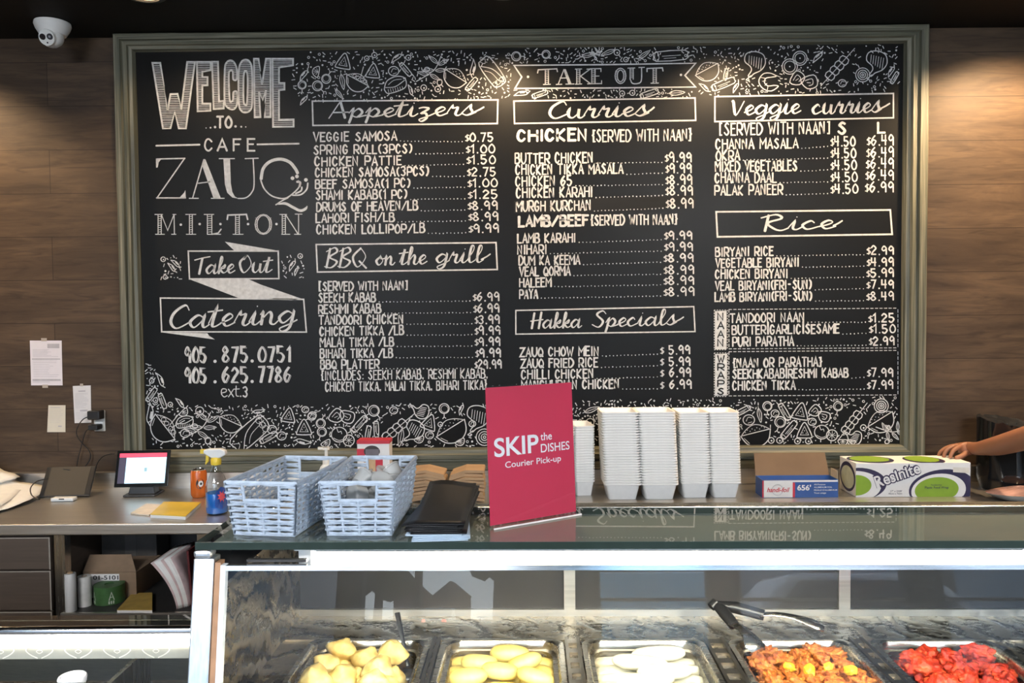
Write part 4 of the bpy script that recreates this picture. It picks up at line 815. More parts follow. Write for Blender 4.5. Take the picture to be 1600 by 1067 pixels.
def crumb(name, c1, c2, c3, sc=30, bump=.8, rough=.6):
    m, t, b = new_mat(name); MATS[name] = m; N = t.nodes.new; L = t.links.new
    tc = N('ShaderNodeTexCoord'); n = N('ShaderNodeTexNoise'); n.inputs['Scale'].default_value = sc; n.inputs['Detail'].default_value = 5; L(tc.outputs['Object'], n.inputs['Vector'])
    r = N('ShaderNodeValToRGB'); e = r.color_ramp.elements; e[0].position = .3; e[0].color = (*c1, 1); e[1].position = .68; e[1].color = (*c3, 1); k = e.new(.48); k.color = (*c2, 1)
    L(n.outputs['Fac'], r.inputs[0]); L(r.outputs[0], b.inputs['Base Color']); b.inputs['Roughness'].default_value = rough
    n2 = N('ShaderNodeTexNoise'); n2.inputs['Scale'].default_value = sc*4; n2.inputs['Detail'].default_value = 3; L(tc.outputs['Object'], n2.inputs['Vector'])
    bp = N('ShaderNodeBump'); bp.inputs['Strength'].default_value = bump; bp.inputs['Distance'].default_value = .003; L(n2.outputs['Fac'], bp.inputs['Height']); L(bp.outputs[0], b.inputs['Normal'])
    return m
def mesh_of(name, mb, m, sm=True):
    o = obj(name, mb, m, smooth=sm, sharp=0); return o
def heap(protos, C, spots, label, cat, group, rr=None):
    used = set()
    for k, (x, y, z, rz, s) in enumerate(spots):
        p = protos[k % len(protos)]; loc = C+Matrix.Rotation(CR, 3, 'Z') @ Vector((x, y, z))
        rot = (random.uniform(-.5, .5), random.uniform(-.5, .5), rz) if rr is None else (rr[0]*random.uniform(-1, 1), rr[1]*random.uniform(-1, 1), rz)
        if p.name not in used:
            used.add(p.name); o = p; o.location = loc; o.rotation_euler = rot; o.scale = (s, s, s)
        else: o = dup(p, loc, rot, (s, s, s))
        tag(o, label, cat, group)
def drop(n, hx, hy, z0, R, y0=0, s0=.85, s1=1.1, zmax=.1):
    P_ = []
    for k in range(n):
        best = None; s = random.uniform(s0, s1); r = R*s
        for _ in range(14):
            x, y = random.uniform(-hx, hx), random.uniform(-hy, hy)+y0; z = z0+r*.72
            for a, b, c, _r, q in P_:
                d2 = (x-a)**2+(y-b)**2; rr_ = (r+R*q)*.94
                if d2 < rr_*rr_: z = max(z, c+math.sqrt(rr_*rr_-d2)*.74)
            if best is None or z < best[2]: best = (x, y, z, random.uniform(0, 6.3), s)
        if best[2] < zmax: P_.append(best)
    return P_
def samosa_mb(sd):
    mb = MB(); bm = bmesh.new(); bmesh.ops.create_icosphere(bm, subdivisions=3, radius=1); vs = []
    for v in bm.verts:
        p = v.co.copy(); a = math.atan2(p.y, p.x); k = 1+.24*math.cos(3*a)*(1-abs(p.z))
        top = max(0, p.z)
        q = Vector((p.x*k*(1-.3*top**1.5), p.y*k*(1-.3*top**1.5), p.z*.62 if p.z < 0 else p.z*.78))
        q *= 1+.12*noise.noise(p*2.2+Vector((sd, 0, 0)))+.05*noise.noise(p*5+Vector((sd, 4, 0)))
        if p.z > .93: q.z += .13
        vs.append(q*.037)
    mb.add(vs, [tuple(v.index for v in f.verts) for f in bm.faces]); bm.free(); return mb
SAM = crumb('samosa_crust', (.66, .38, .09), (.86, .62, .20), (.92, .76, .36), 22, .4, .5)
sp = [mesh_of('samosa', samosa_mb(i*3), SAM) for i in range(3)]
random.seed(31); heap(sp, PANS[0], drop(48, .086, .082, .007, .030, -.006, .85, 1.1, .066), 'golden samosa heaped in the leftmost steel pan', 'samosa', 'samosas in the leftmost pan')
def roll_mb(sd, L=.05, r=.02):
    mb = MB(); bm = bmesh.new(); bmesh.ops.create_icosphere(bm, subdivisions=3, radius=1); vs = []
    for v in bm.verts:
        p = v.co; x = math.copysign(abs(p.x)**.6, p.x); f = 1+.08*noise.noise(p*2+Vector((sd, 1, 0)))
        vs.append((x*L, p.y*r*f*(1.1-.1*abs(x)), p.z*r*.85*f))
    mb.add(vs, [tuple(v.index for v in f.verts) for f in bm.faces]); bm.free(); return mb
ROLLM = crumb('yellow_roll_crust', (.62, .38, .07), (.80, .62, .16), (.88, .74, .28), 16, .15, .45)
rp = [mesh_of('fried_roll', roll_mb(i*2, .044, .021), ROLLM) for i in range(3)]
sp_ = []
for j, y in enumerate((.085, .04, -.005, -.05, -.09)):
    for i, x in enumerate((-.086, 0, .086)): sp_.append((x, y, .027, random.uniform(-.2, .2), random.uniform(1.0, 1.12)))
sp_ += [(.02, .062, .064, .15, 1.1), (-.05, .012, .064, -.35, 1.05), (.055, .015, .064, .4, 1), (0, -.03, .064, .1, 1), (.08, -.06, .064, -.4, 1), (-.07, -.06, .064, .3, 1)]
heap(rp, PANS[1], sp_, 'yellow fried roll piled in the second steel pan', 'fried roll', 'fried rolls in the second pan', (.15, .15))
PALE = crumb('pale_roll_crust', (.78, .62, .34), (.87, .80, .58), (.9, .86, .7), 14, .12, .45)
pp = [mesh_of('spring_roll', roll_mb(i*5, .066, .0205), PALE) for i in range(2)]
sp_ = [(-.068+.136*(i % 2), .09-.044*(i//2), .026, random.uniform(-.03, .03), .97) for i in range(10)]+[(.03-.05*(i % 2), .065-.046*i, .062, random.uniform(-.2, .2), 1) for i in range(4)]
heap(pp, PANS[2], sp_, 'pale spring roll lying in the middle steel pan', 'spring roll', 'spring rolls in the middle pan', (.1, .08))
def chunk_mb(sd, r=.022, e=.5):
    mb = MB(); mb.ico((0, 0, 0), r, 4, (1.25, .95, .8), nz=e, nf=1.9, seed=sd); return mb
ORC = crumb('orange_batter', (.30, .06, .015), (.52, .14, .02), (.66, .24, .035), 70, 1.0, .5)
op = [mesh_of('battered_chicken_piece', chunk_mb(i+1, .021, .6), ORC) for i in range(4)]
def scat(n, hx, hy, z0, dz, s0, s1, hy0=0):
    o = []
    for k in range(n):
        x, y = random.uniform(-hx, hx), random.uniform(-hy, hy)+hy0; e = max(0, 1-(x/hx)**2*.8-((y-hy0)/hy)**2*.5)
        o.append((x, y, z0+dz*e*random.uniform(.55, 1), random.uniform(0, 6.3), random.uniform(s0, s1)))
    return o
heap(op, PANS[3], drop(100, .096, .086, .0095, .0215, -.012, .8, 1.15, .07), 'orange battered chicken piece heaped in the pan under the tongs', 'chicken piece', 'battered chicken pieces')
pep = [mesh_of('pepper_piece', chunk_mb(9, .012, .2), mat('yellow_pepper', (.85, .55, .04), .35))]
heap(pep, PANS[3], [(-.05, -.04, .078, .4, 1), (-.012, -.06, .08, 1.2, 1.1), (.08, -.055, .078, 2, 1.1), (.035, -.045, .08, .9, .9)], 'yellow pepper piece among the orange battered chicken', 'pepper', 'pepper pieces in the chicken')
RDC = crumb('red_tandoori_crust', (.25, .02, .012), (.58, .035, .012), (.74, .10, .025), 45, .9, .5)
qp = [mesh_of('tandoori_chicken_piece', chunk_mb(i+20, .0275, .55), RDC) for i in range(4)]
heap(qp, PANS[4], drop(56, .086, .076, .011, .029, -.010, .8, 1.15, .071), 'red tandoori chicken piece heaped in the rightmost pan', 'chicken piece', 'tandoori chicken pieces')
# tongs and spoon
cm = wmat(case)
def cw(x, y, z): return cm @ Vector((x, y, z))
tg = thing('tongs', 'steel serving tongs with black handles resting across the orange chicken pan', 'tongs', cw(1.11, .46, .83))
TS = steel('tong_steel', (.7, .66, .6), .25, 0); BKP = mat('black_plastic', (.015, .015, .016), .35, var=.2)
A = cw(1.085, .475, .875); E1 = cw(1.315, .375, .855); E2 = cw(1.15, .33, .82)
for e in (E1, E2):
    m_ = A.lerp(e, .48); a = Vector(A)
    mb = MB(); d = (e-a); s = d.cross(Vector((0, 0, 1))).normalized(); L_ = []
    for k in range(9):
        t = .42+.58*k/8; wd = .008+(.010*max(0, (t-.7)/.3)); wd *= 1.7; c = a+d*t+Vector((0, 0, .012*math.sin(PI*(t-.42)/.58)))
        if k == 8: wd *= .6
        L_ += [c+s*wd, c+Vector((0, 0, .005)), c-s*wd]
    fs = []
    for k in range(8): fs += [(3*k, 3*k+1, 3*k+4, 3*k+3), (3*k+1, 3*k+2, 3*k+5, 3*k+4)]
    mb.add(L_, fs); ar = obj('arm', mb, TS, tg, world=True, smooth=True, solid=.002); WM[ar.name] = wmat(tg)
    obj('grip', MB().tube([a, a+d*.2+Vector((0, 0, .004)), a+d*.46], [.010, .015, .013], 10), BKP, ar, world=True, smooth=True)
obj('hinge', MB().tube([A-Vector((.012, .006, .004)), A+Vector((.002, .0, .006))], .011, 10), BKP, tg, world=True, smooth=True)
s0, s1 = cw(.295, .50, .845), cw(.335, .405, .752)
t = thing('serving_spoon', 'steel serving spoon handle standing up among the samosas', 'spoon', s1)
obj('handle', MB().tube([s0, s0.lerp(s1, .5), s1], [.007, .005, .0045], 8, flat=.4), steel('spoon_steel', (.25, .26, .28), .3, 2), t, world=True, smooth=True)
b = MB(); b.ico(s1+Vector((.004, -.02, -.012)), .022, 2, (1, 1.3, .35)); obj('bowl', b, steel('spoon_steel'), t, world=True, smooth=True)
# ------------------------------------------------------------------ low display case on the left
lc = thing('low_display_case', 'lower glass display case with a bright light strip at the left', 'display case', (-1.4, 1.51, 0))
XA, XB = -2.4, -.624
obj('glass_top', MB().box(XA, XB, 1.508, 1.578, .990, .9985), [glass_mat('low_case_glass', (.75, .78, .77), 1.5, 0, 2)], lc, world=True)
obj('under_panel', MB().box(XA, XB, 1.512, 1.577, .984, .988), mat('dark_lid', (.03, .03, .03), .3), lc, world=True)
obj('front_rim', MB().tube([(XA, 1.506, .997), (XB, 1.506, .997)], .0085, 14), steel('chrome', (.78, .8, .82), .12, 0), lc, world=True, smooth=True)
obj('light_strip', MB().box(XA, XB, 1.506, 1.545, .966, .984), emit_mat('led_white', (1, .96, .84), LEDS), lc, world=True)
obj('valance', MB().box(XA, XB, 1.5095, 1.512, .940, .966), mat('frosted_valance', (.36, .35, .29), .5, var=.08), lc, world=True)
orn = Ink(lambda u, v: (u, 1.5085, v))
x = XA+.05
while x < XB-.06:
    for s in (-1, 1): orn.stroke([(x+s*.022, .964), (x+s*.026, .957), (x+s*.018, .949), (x+s*.004, .942)], .0022, 4)
    orn.stroke([(x-.006, .955), (x, .951), (x+.006, .955), (x, .958)], .0014, 3, True); x += .075
obj('reflected_light_pattern', orn.mb, mat('pale_reflection', (.75, .73, .62), .3), lc, world=True)  # pale scrolls painted in for curved reflections of the light strip
obj('front_glass', MB().box(XA, XB, 1.508, 1.513, .1, .940), [FGL], lc, world=True)
obj('rear_panel', MB().prism([(1.578, .99), (1.59, .985), (2.2, .60), (2.19, .58)], XA, XB, axis='x'), mat('olive_case_lining', (.22, .21, .165), .3, var=.2), lc, world=True)
obj('shelf', MB().box(XA, -.82, 1.53, 1.60, .846, .852), [glass_mat('low_case_glass', (0, 0, 0)), ], lc, world=True)
obj('divider', MB().box(-.835, -.825, 1.53, 1.75, .58, .86), STEELV, lc, world=True)
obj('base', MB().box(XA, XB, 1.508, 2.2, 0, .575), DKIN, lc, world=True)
obj('side_wall', MB().prism([(1.52, .98), (1.60, .97), (2.18, .58), (1.52, .58)], XB-.008, XB, axis='x'), SWIRL, lc, world=True)
p = at_y(113, 1056, 1.68)
t = thing('food_tub', 'white round tub with a lid inside the low case at bottom left', 'tub', (p.x, p.y, .5757))
obj('tub', MB().lathe([(.022, 0), (.026, p.z-.575-.012)], 28), WPL, t, smooth=True)
obj('lid', MB().lathe([(.0275, p.z-.575-.014), (.029, p.z-.575-.004), (.027, p.z-.575), (.024, p.z-.575+.001), (.022, p.z-.575-.003)], 28), mat('lilac_lid', (.72, .70, .78), .35), t, smooth=True)
# ------------------------------------------------------------------ things on the glass top
WICK = mat('grey_wicker', (.44, .51, .60), .6, var=.12, scale=80)
def basket_proto(label, cat, loc, rz):
    t = thing('wicker_basket', label, cat, loc, rz, 'wicker baskets on the glass top')
    h, tw, td, bw, bd = .103, .072, .135, .061, .122
    def corner(sx, sy, v): f = v; return Vector((sx*(bw+(tw-bw)*f), sy*(bd+(td-bd)*f), .003+h*f))
    walls = [('front_panel', (-1, -1), (1, -1), 5, 1), ('back_panel', (-1, 1), (1, 1), 5, 1), ('side_panel', (-1, -1), (-1, 1), 10, 0), ('side_panel', (1, -1), (1, 1), 10, 0)]
    for nm, a, b, ns, hole in walls:
        mb = MB(); out = Vector((0, a[1], 0)) if a[1] == b[1] else Vector((a[0], 0, 0))
        H0, H1, HV = .24, .76, .66
        def P(u, v): return corner(*a, v).lerp(corner(*b, v), u)
        R = 17
        for r in range(R):
            v = (r+.6)/R; ph = r % 2
            segs = [(0, 1)] if not (hole and v > HV and v < .97) else [(0, H0), (H1, 1)]
            for s0, s1 in segs:
                n = max(4, int(ns*6*(s1-s0))); pts = []
                for k in range(n+1):
                    u = s0+(s1-s0)*k/n; w_ = math.cos(PI*(u*(ns-1)))
                    pts.append(P(u, v+(.014 if ph else -.014)*abs(math.sin(PI*u*(ns-1))))+out*(.0026*w_*(1 if ph else -1)))
                mb.tube(pts, .0025, 5)
        for k in range(ns):
            u = k/(ns-1)
            top = 1 if not (hole and H0 < u < H1) else HV
            mb.tube([P(u, 0), P(u, top)], .0028, 6)
        if hole:
            for u in (H0, H1): mb.tube([P(u, HV), P(u, 1)], .0032, 6)
            mb.tube([P(H0, HV), P(H1, HV)], .0034, 6)
        obj(nm, mb, WICK, t, smooth=True)
    obj('rim', MB().tube([corner(sx, sy, 1) for sx, sy in ((-1, -1), (1, -1), (1, 1), (-1, 1))], .0036, 8, closed=True), WICK, t, smooth=True)
    bs = MB().tube([corner(sx, sy, 0) for sx, sy in ((-1, -1), (1, -1), (1, 1), (-1, 1))], .003, 8, closed=True)
    for k in range(9): y = -bd+2*bd*k/8; bs.tube([(-bw, y, .003), (bw, y, .003)], .002, 5)
    for k in range(7): x = -bw+2*bw*k/6; bs.tube([(x, -bd, .0035), (x, bd, .0035)], .002, 5)
    obj('base', bs, WICK, t, smooth=True); return t
def base_of(fl, fr_, bl, br_, z):
    P = [at_z(*q, z) for q in (fl, fr_, bl, br_)]; c = sum(P, Vector())/4; f = (P[0]+P[1])/2; b = (P[2]+P[3])/2
    return c, math.atan2(-(b-f).x, (b-f).y), P
c1, a1, _ = base_of((348, 755), (466, 755), (442, 715), (543, 715), Z0+.106)
c2, a2, _ = base_of((497, 755), (619, 755), (547, 714), (653, 714), Z0+.106)
b1 = basket_proto('empty-looking pale grey wicker basket, nearest the left end of the glass top', 'basket', (c1.x, c1.y, Z0+.0005), a1)
b2 = dup(b1, (c2.x, c2.y, Z0+.0005), (0, 0, a2), label='pale grey wicker basket filled with clear plastic sauce cups')
M1 = Matrix.Translation((c1.x, c1.y, Z0)) @ Matrix.Rotation(a1, 4, 'Z'); M2 = Matrix.Translation((c2.x, c2.y, Z0)) @ Matrix.Rotation(a2, 4, 'Z')
KRAFT = mat('kraft_paper', (.42, .27, .15), .8, var=.1, scale=15)
t = thing('paper_packet', 'tan paper packet lying inside the left wicker basket', 'packet', M1 @ Vector((.005, .02, .007)), a1)
obj('wrapper', MB().box(-.035, .035, -.06, .05, 0, .022), mat('tan_packet_paper', (.42, .36, .28), .7), t, bevel=.006)
obj('flap', MB().box(-.035, .035, .02, .05, .0225, .024), mat('pale_flap', (.6, .55, .45), .7), t)
CUPM = mat('clear_plastic_cup', (.62, .63, .62), .15, var=.05, spec=.7)
for nm in ('Alpha', 'Transmission Weight'):
    CUPM.node_tree.nodes['Principled BSDF'].inputs[nm].default_value = {'Alpha': .5, 'Transmission Weight': 0}[nm]
cup0 = None
random.seed(11)
spots = [(-.03, -.08, .032), (.025, -.085, .034), (0, -.045, .036), (-.035, -.03, .034), (.038, -.035, .036), (-.01, 0, .04), (.03, .015, .048), (-.035, .025, .045), (.0, .04, .066), (.035, .055, .07), (-.03, .065, .072), (.01, .085, .074), (-.015, -.06, .066), (.022, -.02, .078), (-.022, .01, .08), (.03, .085, .08)]
for k, (x, y, z) in enumerate(spots):
    loc = M2 @ Vector((x, y, z)); rot = (random.uniform(-1.2, 1.2), random.uniform(-1.2, 1.2), random.uniform(0, 6))
    if cup0 is None:
        cup0 = thing('sauce_cup', 'small clear plastic sauce cup heaped in the right wicker basket', 'sauce cup', loc, 0, 'clear sauce cups in the basket'); cup0.rotation_euler = rot
        obj('cup', MB().lathe([(.016, -.014), (.022, .012), (.0205, .012), (.015, -.0125)], 20, cap=True), CUPM, cup0, smooth=True)
        obj('lid', MB().lathe([(.0235, .011), (.0235, .0145), (.018, .0155), (.012, .0135)], 20), CUPM, cup0, smooth=True)
    else: dup(cup0, loc, rot)
# flyers
FLB = mat('black_flyer', (.012, .012, .013), .3, var=.3, scale=60); FLW = mat('pale_blue_flyer', (.42, .52, .62), .4)
P = [at_z(*q, Z0+.015) for q in ((632, 832), (735, 831), (734, 773), (660, 773))]
c = sum(P, Vector())/4; f = (P[0]+P[1])/2; b = (P[2]+P[3])/2; fa = math.atan2(-(b-f).x, (b-f).y)
print('flyer', (P[1]-P[0]).length, (P[2]-P[3]).length, (b-f).length)
random.seed(5); FN = 10
for k in range(FN):
    top = k > 3
    t = None
    lab = 'black folded flyer in the fanned stack beside the red sign' if top else 'pale blue flyer at the bottom of the fanned flyer stack'
    if k == FN-1: lab = 'topmost black flyer of the fanned stack, curling up at its back'
    L_ = (b-f).length/2; Wd = .053
    z = .0012+k*.0031
    def fn(u, v, k=k): x = (u-.5)*2*Wd; y = (v-.5)*2*L_; return (x, y, .012*(k/FN)*max(0, v-.4)**1.5*3+.004*(k/FN)*math.sin(u*5)*v)
    mb = MB().grid(fn, 8, 10)
    o = obj('flyer', mb, FLB if top else FLW, smooth=True, solid=.0018)
    o.location = (c.x+random.uniform(-.004, .004)+.001*k, c.y-.006*(FN-k)/FN*2, Z0+.0006+z); o.rotation_euler = (0, 0, fa+random.uniform(-.06, .06)-.012*k)
    tag(o, lab, 'flyer', 'flyers stacked on the glass top')
# red sign
pa, pb = at_z(768, 826, Z0), at_z(902, 803, Z0)
ux = (pb-pa); SWd = ux.length; ang = math.atan2(ux.y, ux.x); mid = (pa+pb)/2
sg = thing('counter_sign', 'red courier pick-up sign in a clear acrylic stand on the glass top', 'sign', (mid.x, mid.y, Z0+.0005), ang)
HS = .274; lean = .05
ACR = glass_mat('acrylic', (.95, .96, .96), 1.49, 0, 1)
def SM(u, v, d=0): return ((u-.5)*SWd, d+lean*v*HS+.004, .004+v*HS)
def slab(mb, d0, d1, e=0):
    vs = [SM(u, v, d) for d in (d0, d1) for u, v in ((-e, -e*.7), (1+e, -e*.7), (1+e, 1+e), (-e, 1+e))]
    return mb.add(vs, [(0, 1, 2, 3), (7, 6, 5, 4), (0, 4, 5, 1), (1, 5, 6, 2), (2, 6, 7, 3), (3, 7, 4, 0)])
RED = mat('sign_red', (.62, .035, .085), .4, var=.05, scale=5, spec=.5)
ins = obj('red_insert', slab(MB(), .0005, .0018), RED, sg); WM[ins.name] = wmat(sg)
obj('acrylic_sleeve', slab(slab(MB(), -.0028, -.0008, .012), .003, .005, .012), ACR, sg)
obj('foot', MB().box(-SWd/2-.002, SWd/2+.002, -.012, .07, 0, .003), glass_mat('acrylic', (1, 1, 1)), sg)
obj('foot_edge', MB().box(-SWd/2-.002, SWd/2+.002, -.0135, -.0122, 0, .0032), mat('frosted_acrylic_edge', (.8, .75, .7), .3), sg)
lt = MB(); SMf = lambda u, v: SM(u, v, -.0002)
put_text(lt, 'SKIP', .07, .575, .495, .138, SMf, .018); put_text(lt, 'the', .60, .735, .578, .060, SMf, .006); put_text(lt, 'DISHES', .60, .945, .487, .066, SMf, .006); put_text(lt, 'Courier Pick-up', .185, .835, .405, .047, SMf, .006)
obj('white_lettering', lt, mat('sign_white', (.86, .84, .86), .5, var=.02), ins)
# ------------------------------------------------------------------ things on the steel counter
FOAM = mat('white_foam', (.88, .87, .84), .7, var=.03, scale=40)
def clam_mb():
    """open two-compartment box seen end-on: W-shaped section, tapering to the bottom"""
    mb = MB(); W, D, H = .070, .075, .062
    for s in (-1, 1):
        cx = s*W
        def ring(k, z, r=.012):
            o = []
            for sx, sy, a0 in ((1, 1, 0), (-1, 1, 90), (-1, -1, 180), (1, -1, 270)):
                for i in range(4):
                    a = math.radians(a0+30*i); o.append((cx+sx*(W-k-r)+r*math.cos(a), sy*(D-k-r)+r*math.sin(a), z))
            return o
        rs = [ring(.0, H), ring(.0, H-.006), ring(.006, H-.008), ring(.018, 0), ring(.0192, .0015), ring(.0072, H-.006), ring(.006, H-.0005)]
        m = len(rs[0]); k0 = len(mb.v); mb.v += [p for r in rs for p in r]; n = len(rs)
        for a in range(n):
            if a == 3: continue
            for i in range(m): mb.f.append((k0+a*m+i, k0+a*m+(i+1) % m, k0+((a+1) % n)*m+(i+1) % m, k0+((a+1) % n)*m+i))
        mb.f.append(tuple(k0+3*m+i for i in range(m))); mb.f.append(tuple(k0+4*m+i for i in reversed(range(m))))
    mb.box(-.0055, .0055, -D+.008, D-.008, H-.004, H-.001); mb.m = [0]*len(mb.f); mb.flat = 1; return mb
cl0 = obj('foam_container', clam_mb(), FOAM)
first = [True]
def clam(loc, rz, lab, grp, sc=1, tl=0):
    if first[0]: o = cl0; first[0] = False; o.location = loc; o.rotation_euler = (tl, 0, rz); o.scale = (sc, 1, 1)
    else: o = dup(cl0, loc, (tl, 0, rz), (sc, 1, 1))
    tag(o, lab, 'foam container', grp)
random.seed(3)
def clam_stack(pxb, n, pitch, rz, lean, grp, labs, sc=1, yy=3.0):
    bx = at_y(pxb, 780, yy)
    for k in range(n):
        lab = labs[1]+grp if 0 < k < n-1 else (labs[0] if k == 0 else labs[2])
        clam((bx.x-lean*k/n+0, yy, ZS+.0006+k*pitch), rz, lab, grp, sc)
clam_stack(998, 28, .0098, .0, .012, 'containers stacked right beside the red sign', ('bottom white foam container of the tall stack beside the red sign', 'white foam container among ', 'topmost white foam container of the tall stack beside the red sign'), .98)
clam_stack(1104, 28, .0096, .0, .008, 'containers in the tall stack next to the foil box', ('bottom white foam container of the stack nearest the foil box', 'white foam container among ', 'topmost white foam container of the stack nearest the foil box'), .80, 3.02)
clam_stack(893, 22, .0098, .12, .0, 'containers stacked partly behind the red sign', ('bottom white foam container of the stack behind the red sign', 'white foam container among ', 'topmost white foam container of the stack behind the red sign'), .55, 3.06)
# napkins
random.seed(8)
nap0 = None
for gi, (px, n, grp, yv) in enumerate(((672, 9, 'napkins in the left brown pile', 2.98), (731, 9, 'napkins in the right brown pile', 2.98))):
    bx = at_y(px, 785, yv)
    for k in range(n):
        a = .016*(.4+.6*k/n); Wn = .062
        lab = 'folded brown paper napkin in the pile %s' % ('behind the black flyers' if gi == 0 else 'next to the red sign')
        if k == n-1: lab = 'topmost folded brown paper napkin of the pile %s' % ('behind the black flyers' if gi == 0 else 'next to the red sign')
        loc = (bx.x+random.uniform(-.004, .004), yv+random.uniform(-.005, .005), ZS+.0006+k*.0122); rot = (0, (.10 if gi == 0 else -.14)*k/n, random.uniform(-.05, .05))
        if nap0 is None:
            pr = [(-Wn, 0), (-Wn*.1, .010), (Wn, 0), (Wn, .0085), (Wn*.95, .0105), (-Wn*.1, .0205), (-Wn*.95, .0105), (-Wn, .0085)]
            nap0 = obj('paper_napkin', MB().prism(pr, -.06, .06), KRAFT); o = nap0; o.location = loc; o.rotation_euler = rot
        else: o = dup(nap0, loc, rot)
        tag(o, lab, 'napkin', grp)
# stir-stick box
p = at_y(587, 780, 2.98)
t = thing('straw_box', 'red and white dispenser box with an oval opening behind the right basket', 'dispenser box', (p.x, 2.98, ZS+.0006))
bh = .226; WHT = mat('box_white', (.78, .76, .74), .5, var=.03); REDB = mat('box_red', (.55, .03, .05), .45, var=.05)
obj('carton', MB().box(-.06, .06, -.035, .035, 0, bh), WHT, t, bevel=.002)
obj('red_band', MB().box(-.0605, .0605, -.0358, .0358, bh-.012, bh+.0004).box(-.0605, -.03, -.0358, -.0351, bh-.058, bh-.030).box(.008, .035, -.0358, -.0351, .0, bh-.062), REDB, t)
obj('kraft_band', MB().box(-.035, .008, -.0359, -.0352, 0, bh-.064), mat('box_tan', (.55, .36, .2), .6), t)
op_ = Ink(lambda u, v: (u, -.0362, v)); op_.poly([(-.005+.030*math.cos(a*PI/12), bh-.040+.022*math.sin(a*PI/12)) for a in range(24)]); oo = obj('oval_opening', op_.mb, mat('dark_opening', (.04, .035, .035), .6), t); WM[oo.name] = wmat(t)
ss = Ink(lambda u, v: (u, -.0364, v)); [ss.stroke([(x, bh-.058), (x, bh-.032)], .0028) for x in (-.026, -.021, -.016, -.011, -.006, -.001, .004, .009, .014, .019)]; obj('straws', ss.mb, mat('grey_straw', (.24, .22, .25), .5), oo, world=False)
# sanitizer
p = at_y(511, 780, 2.95)
t = thing('pump_bottle', 'white hand sanitizer pump bottle behind the two baskets', 'pump bottle', (p.x, 2.95, ZS+.0006))
obj('bottle', MB().lathe([(.026, 0), (.03, .005), (.03, .11), (.022, .13), (.013, .14)], 24), mat('milky_plastic', (.7, .72, .72), .3, var=.03), t, smooth=True)
obj('pump', MB().lathe([(.014, .138), (.014, .158), (.006, .160), (.006, .192), (.013, .193), (.013, .203)], 20).box(-.03, .005, -.006, .006, .194, .203), mat('cream_plastic', (.8, .76, .68), .4, var=.03), t)
# foil box
def face(o, ux, uz, n=.0006):
    o, ux, uz = Vector(o), Vector(ux), Vector(uz); nn = ux.cross(uz).normalized()*n
    return lambda u, v: tuple(o+ux*u+uz*v+nn)
p0, p1 = at_z(1191, 778, ZS), at_z(1311, 778, ZS); Wf = (p1-p0).length; Hf, Df = .066, .085
t = thing('foil_box', 'open blue and white aluminum foil box with its brown lid raised', 'foil box', (p0.x, p0.y, ZS+.0006))
BLU = mat('box_blue', (.025, .09, .30), .4, var=.05)
bd = MB(); bd.box(0, Wf, 0, .0025, 0, Hf).box(0, Wf, Df-.0025, Df, 0, Hf).box(0, .0025, .0025, Df-.0025, 0, Hf).box(Wf-.0025, Wf, .0025, Df-.0025, 0, Hf).box(.0025, Wf-.0025, .0025, Df-.0025, 0, .003)
cb = obj('carton', bd, BLU, t); WM[cb.name] = wmat(t)
CARD = mat('brown_card', (.20, .125, .07), .8, var=.1, scale=8)
obj('lid_flap', MB().add([(0, Df, Hf), (Wf, Df, Hf), (Wf*.965, Df+.02, Hf+.082), (Wf*.0, Df+.02, Hf+.082), (0, Df+.003, Hf), (Wf, Df+.003, Hf), (Wf*.965, Df+.023, Hf+.082), (Wf*.0, Df+.023, Hf+.082)], [(0, 1, 2, 3), (7, 6, 5, 4), (0, 4, 5, 1), (1, 5, 6, 2), (2, 6, 7, 3), (3, 7, 4, 0)]), CARD, t)
obj('end_flap', MB().box(Wf+.001, Wf+.003, .01, Df-.01, Hf*.4, Hf+.03), mat('pale_card', (.5, .42, .3), .8), t)
obj('foil_roll', MB().tube([(.006, Df*.5, .032), (Wf-.006, Df*.5, .032)], .026, 20), steel('foil', (.75, .75, .76), .2, 0), t, smooth=True)
FM = face((0, -.0002, 0), (Wf, 0, 0), (0, 0, Hf)); FM2 = face((0, -.0005, 0), (Wf, 0, 0), (0, 0, Hf))
pn = Ink(FM); pn.poly([(.02, .02), (.40, .02), (.40, .98), (.02, .98)]); pn.poly([(.40, .88), (.995, .88), (.995, .98), (.40, .98)]); obj('white_panel', pn.mb, WHT, cb)
st_ = Ink(FM2); st_.poly([(.40, .02), (.43, .02), (.43, .86), (.40, .86)]); st_.poly([(0, .02), (.018, .02), (.018, .98), (0, .98)]); obj('red_stripe', st_.mb, REDB, cb)
l1 = MB(); put_text(l1, 'handi-foil', .06, .36, .33, .26, FM2, .02, .3); obj('red_lettering', l1, REDB, cb)
rg_ = Ink(FM); 
rg2 = Ink(lambda u, v: FM(.2+u/Wf, .44+v/Hf)); rg2.mb.flat = 1; rg2.stroke([(.02*math.cos(a*PI/8), .02*math.sin(a*PI/8)) for a in range(16)], .002, closed=True); obj('grey_ring', rg2.mb, mat('ring_grey', (.45, .45, .5), .5), cb)
l2 = MB(); put_text(l2, "656'", .46, .64, .42, .30, FM2, .03)
for k, s in enumerate(('All-Purpose', 'ALUMINUM FOIL', "FEUILLE D'ALUMINIUM", 'Tout usage')): put_text(l2, s, .68, (.83, .92, .985, .84)[k], .70-.16*k, .085, FM2, .01)
obj('white_lettering', l2, WHT, cb)
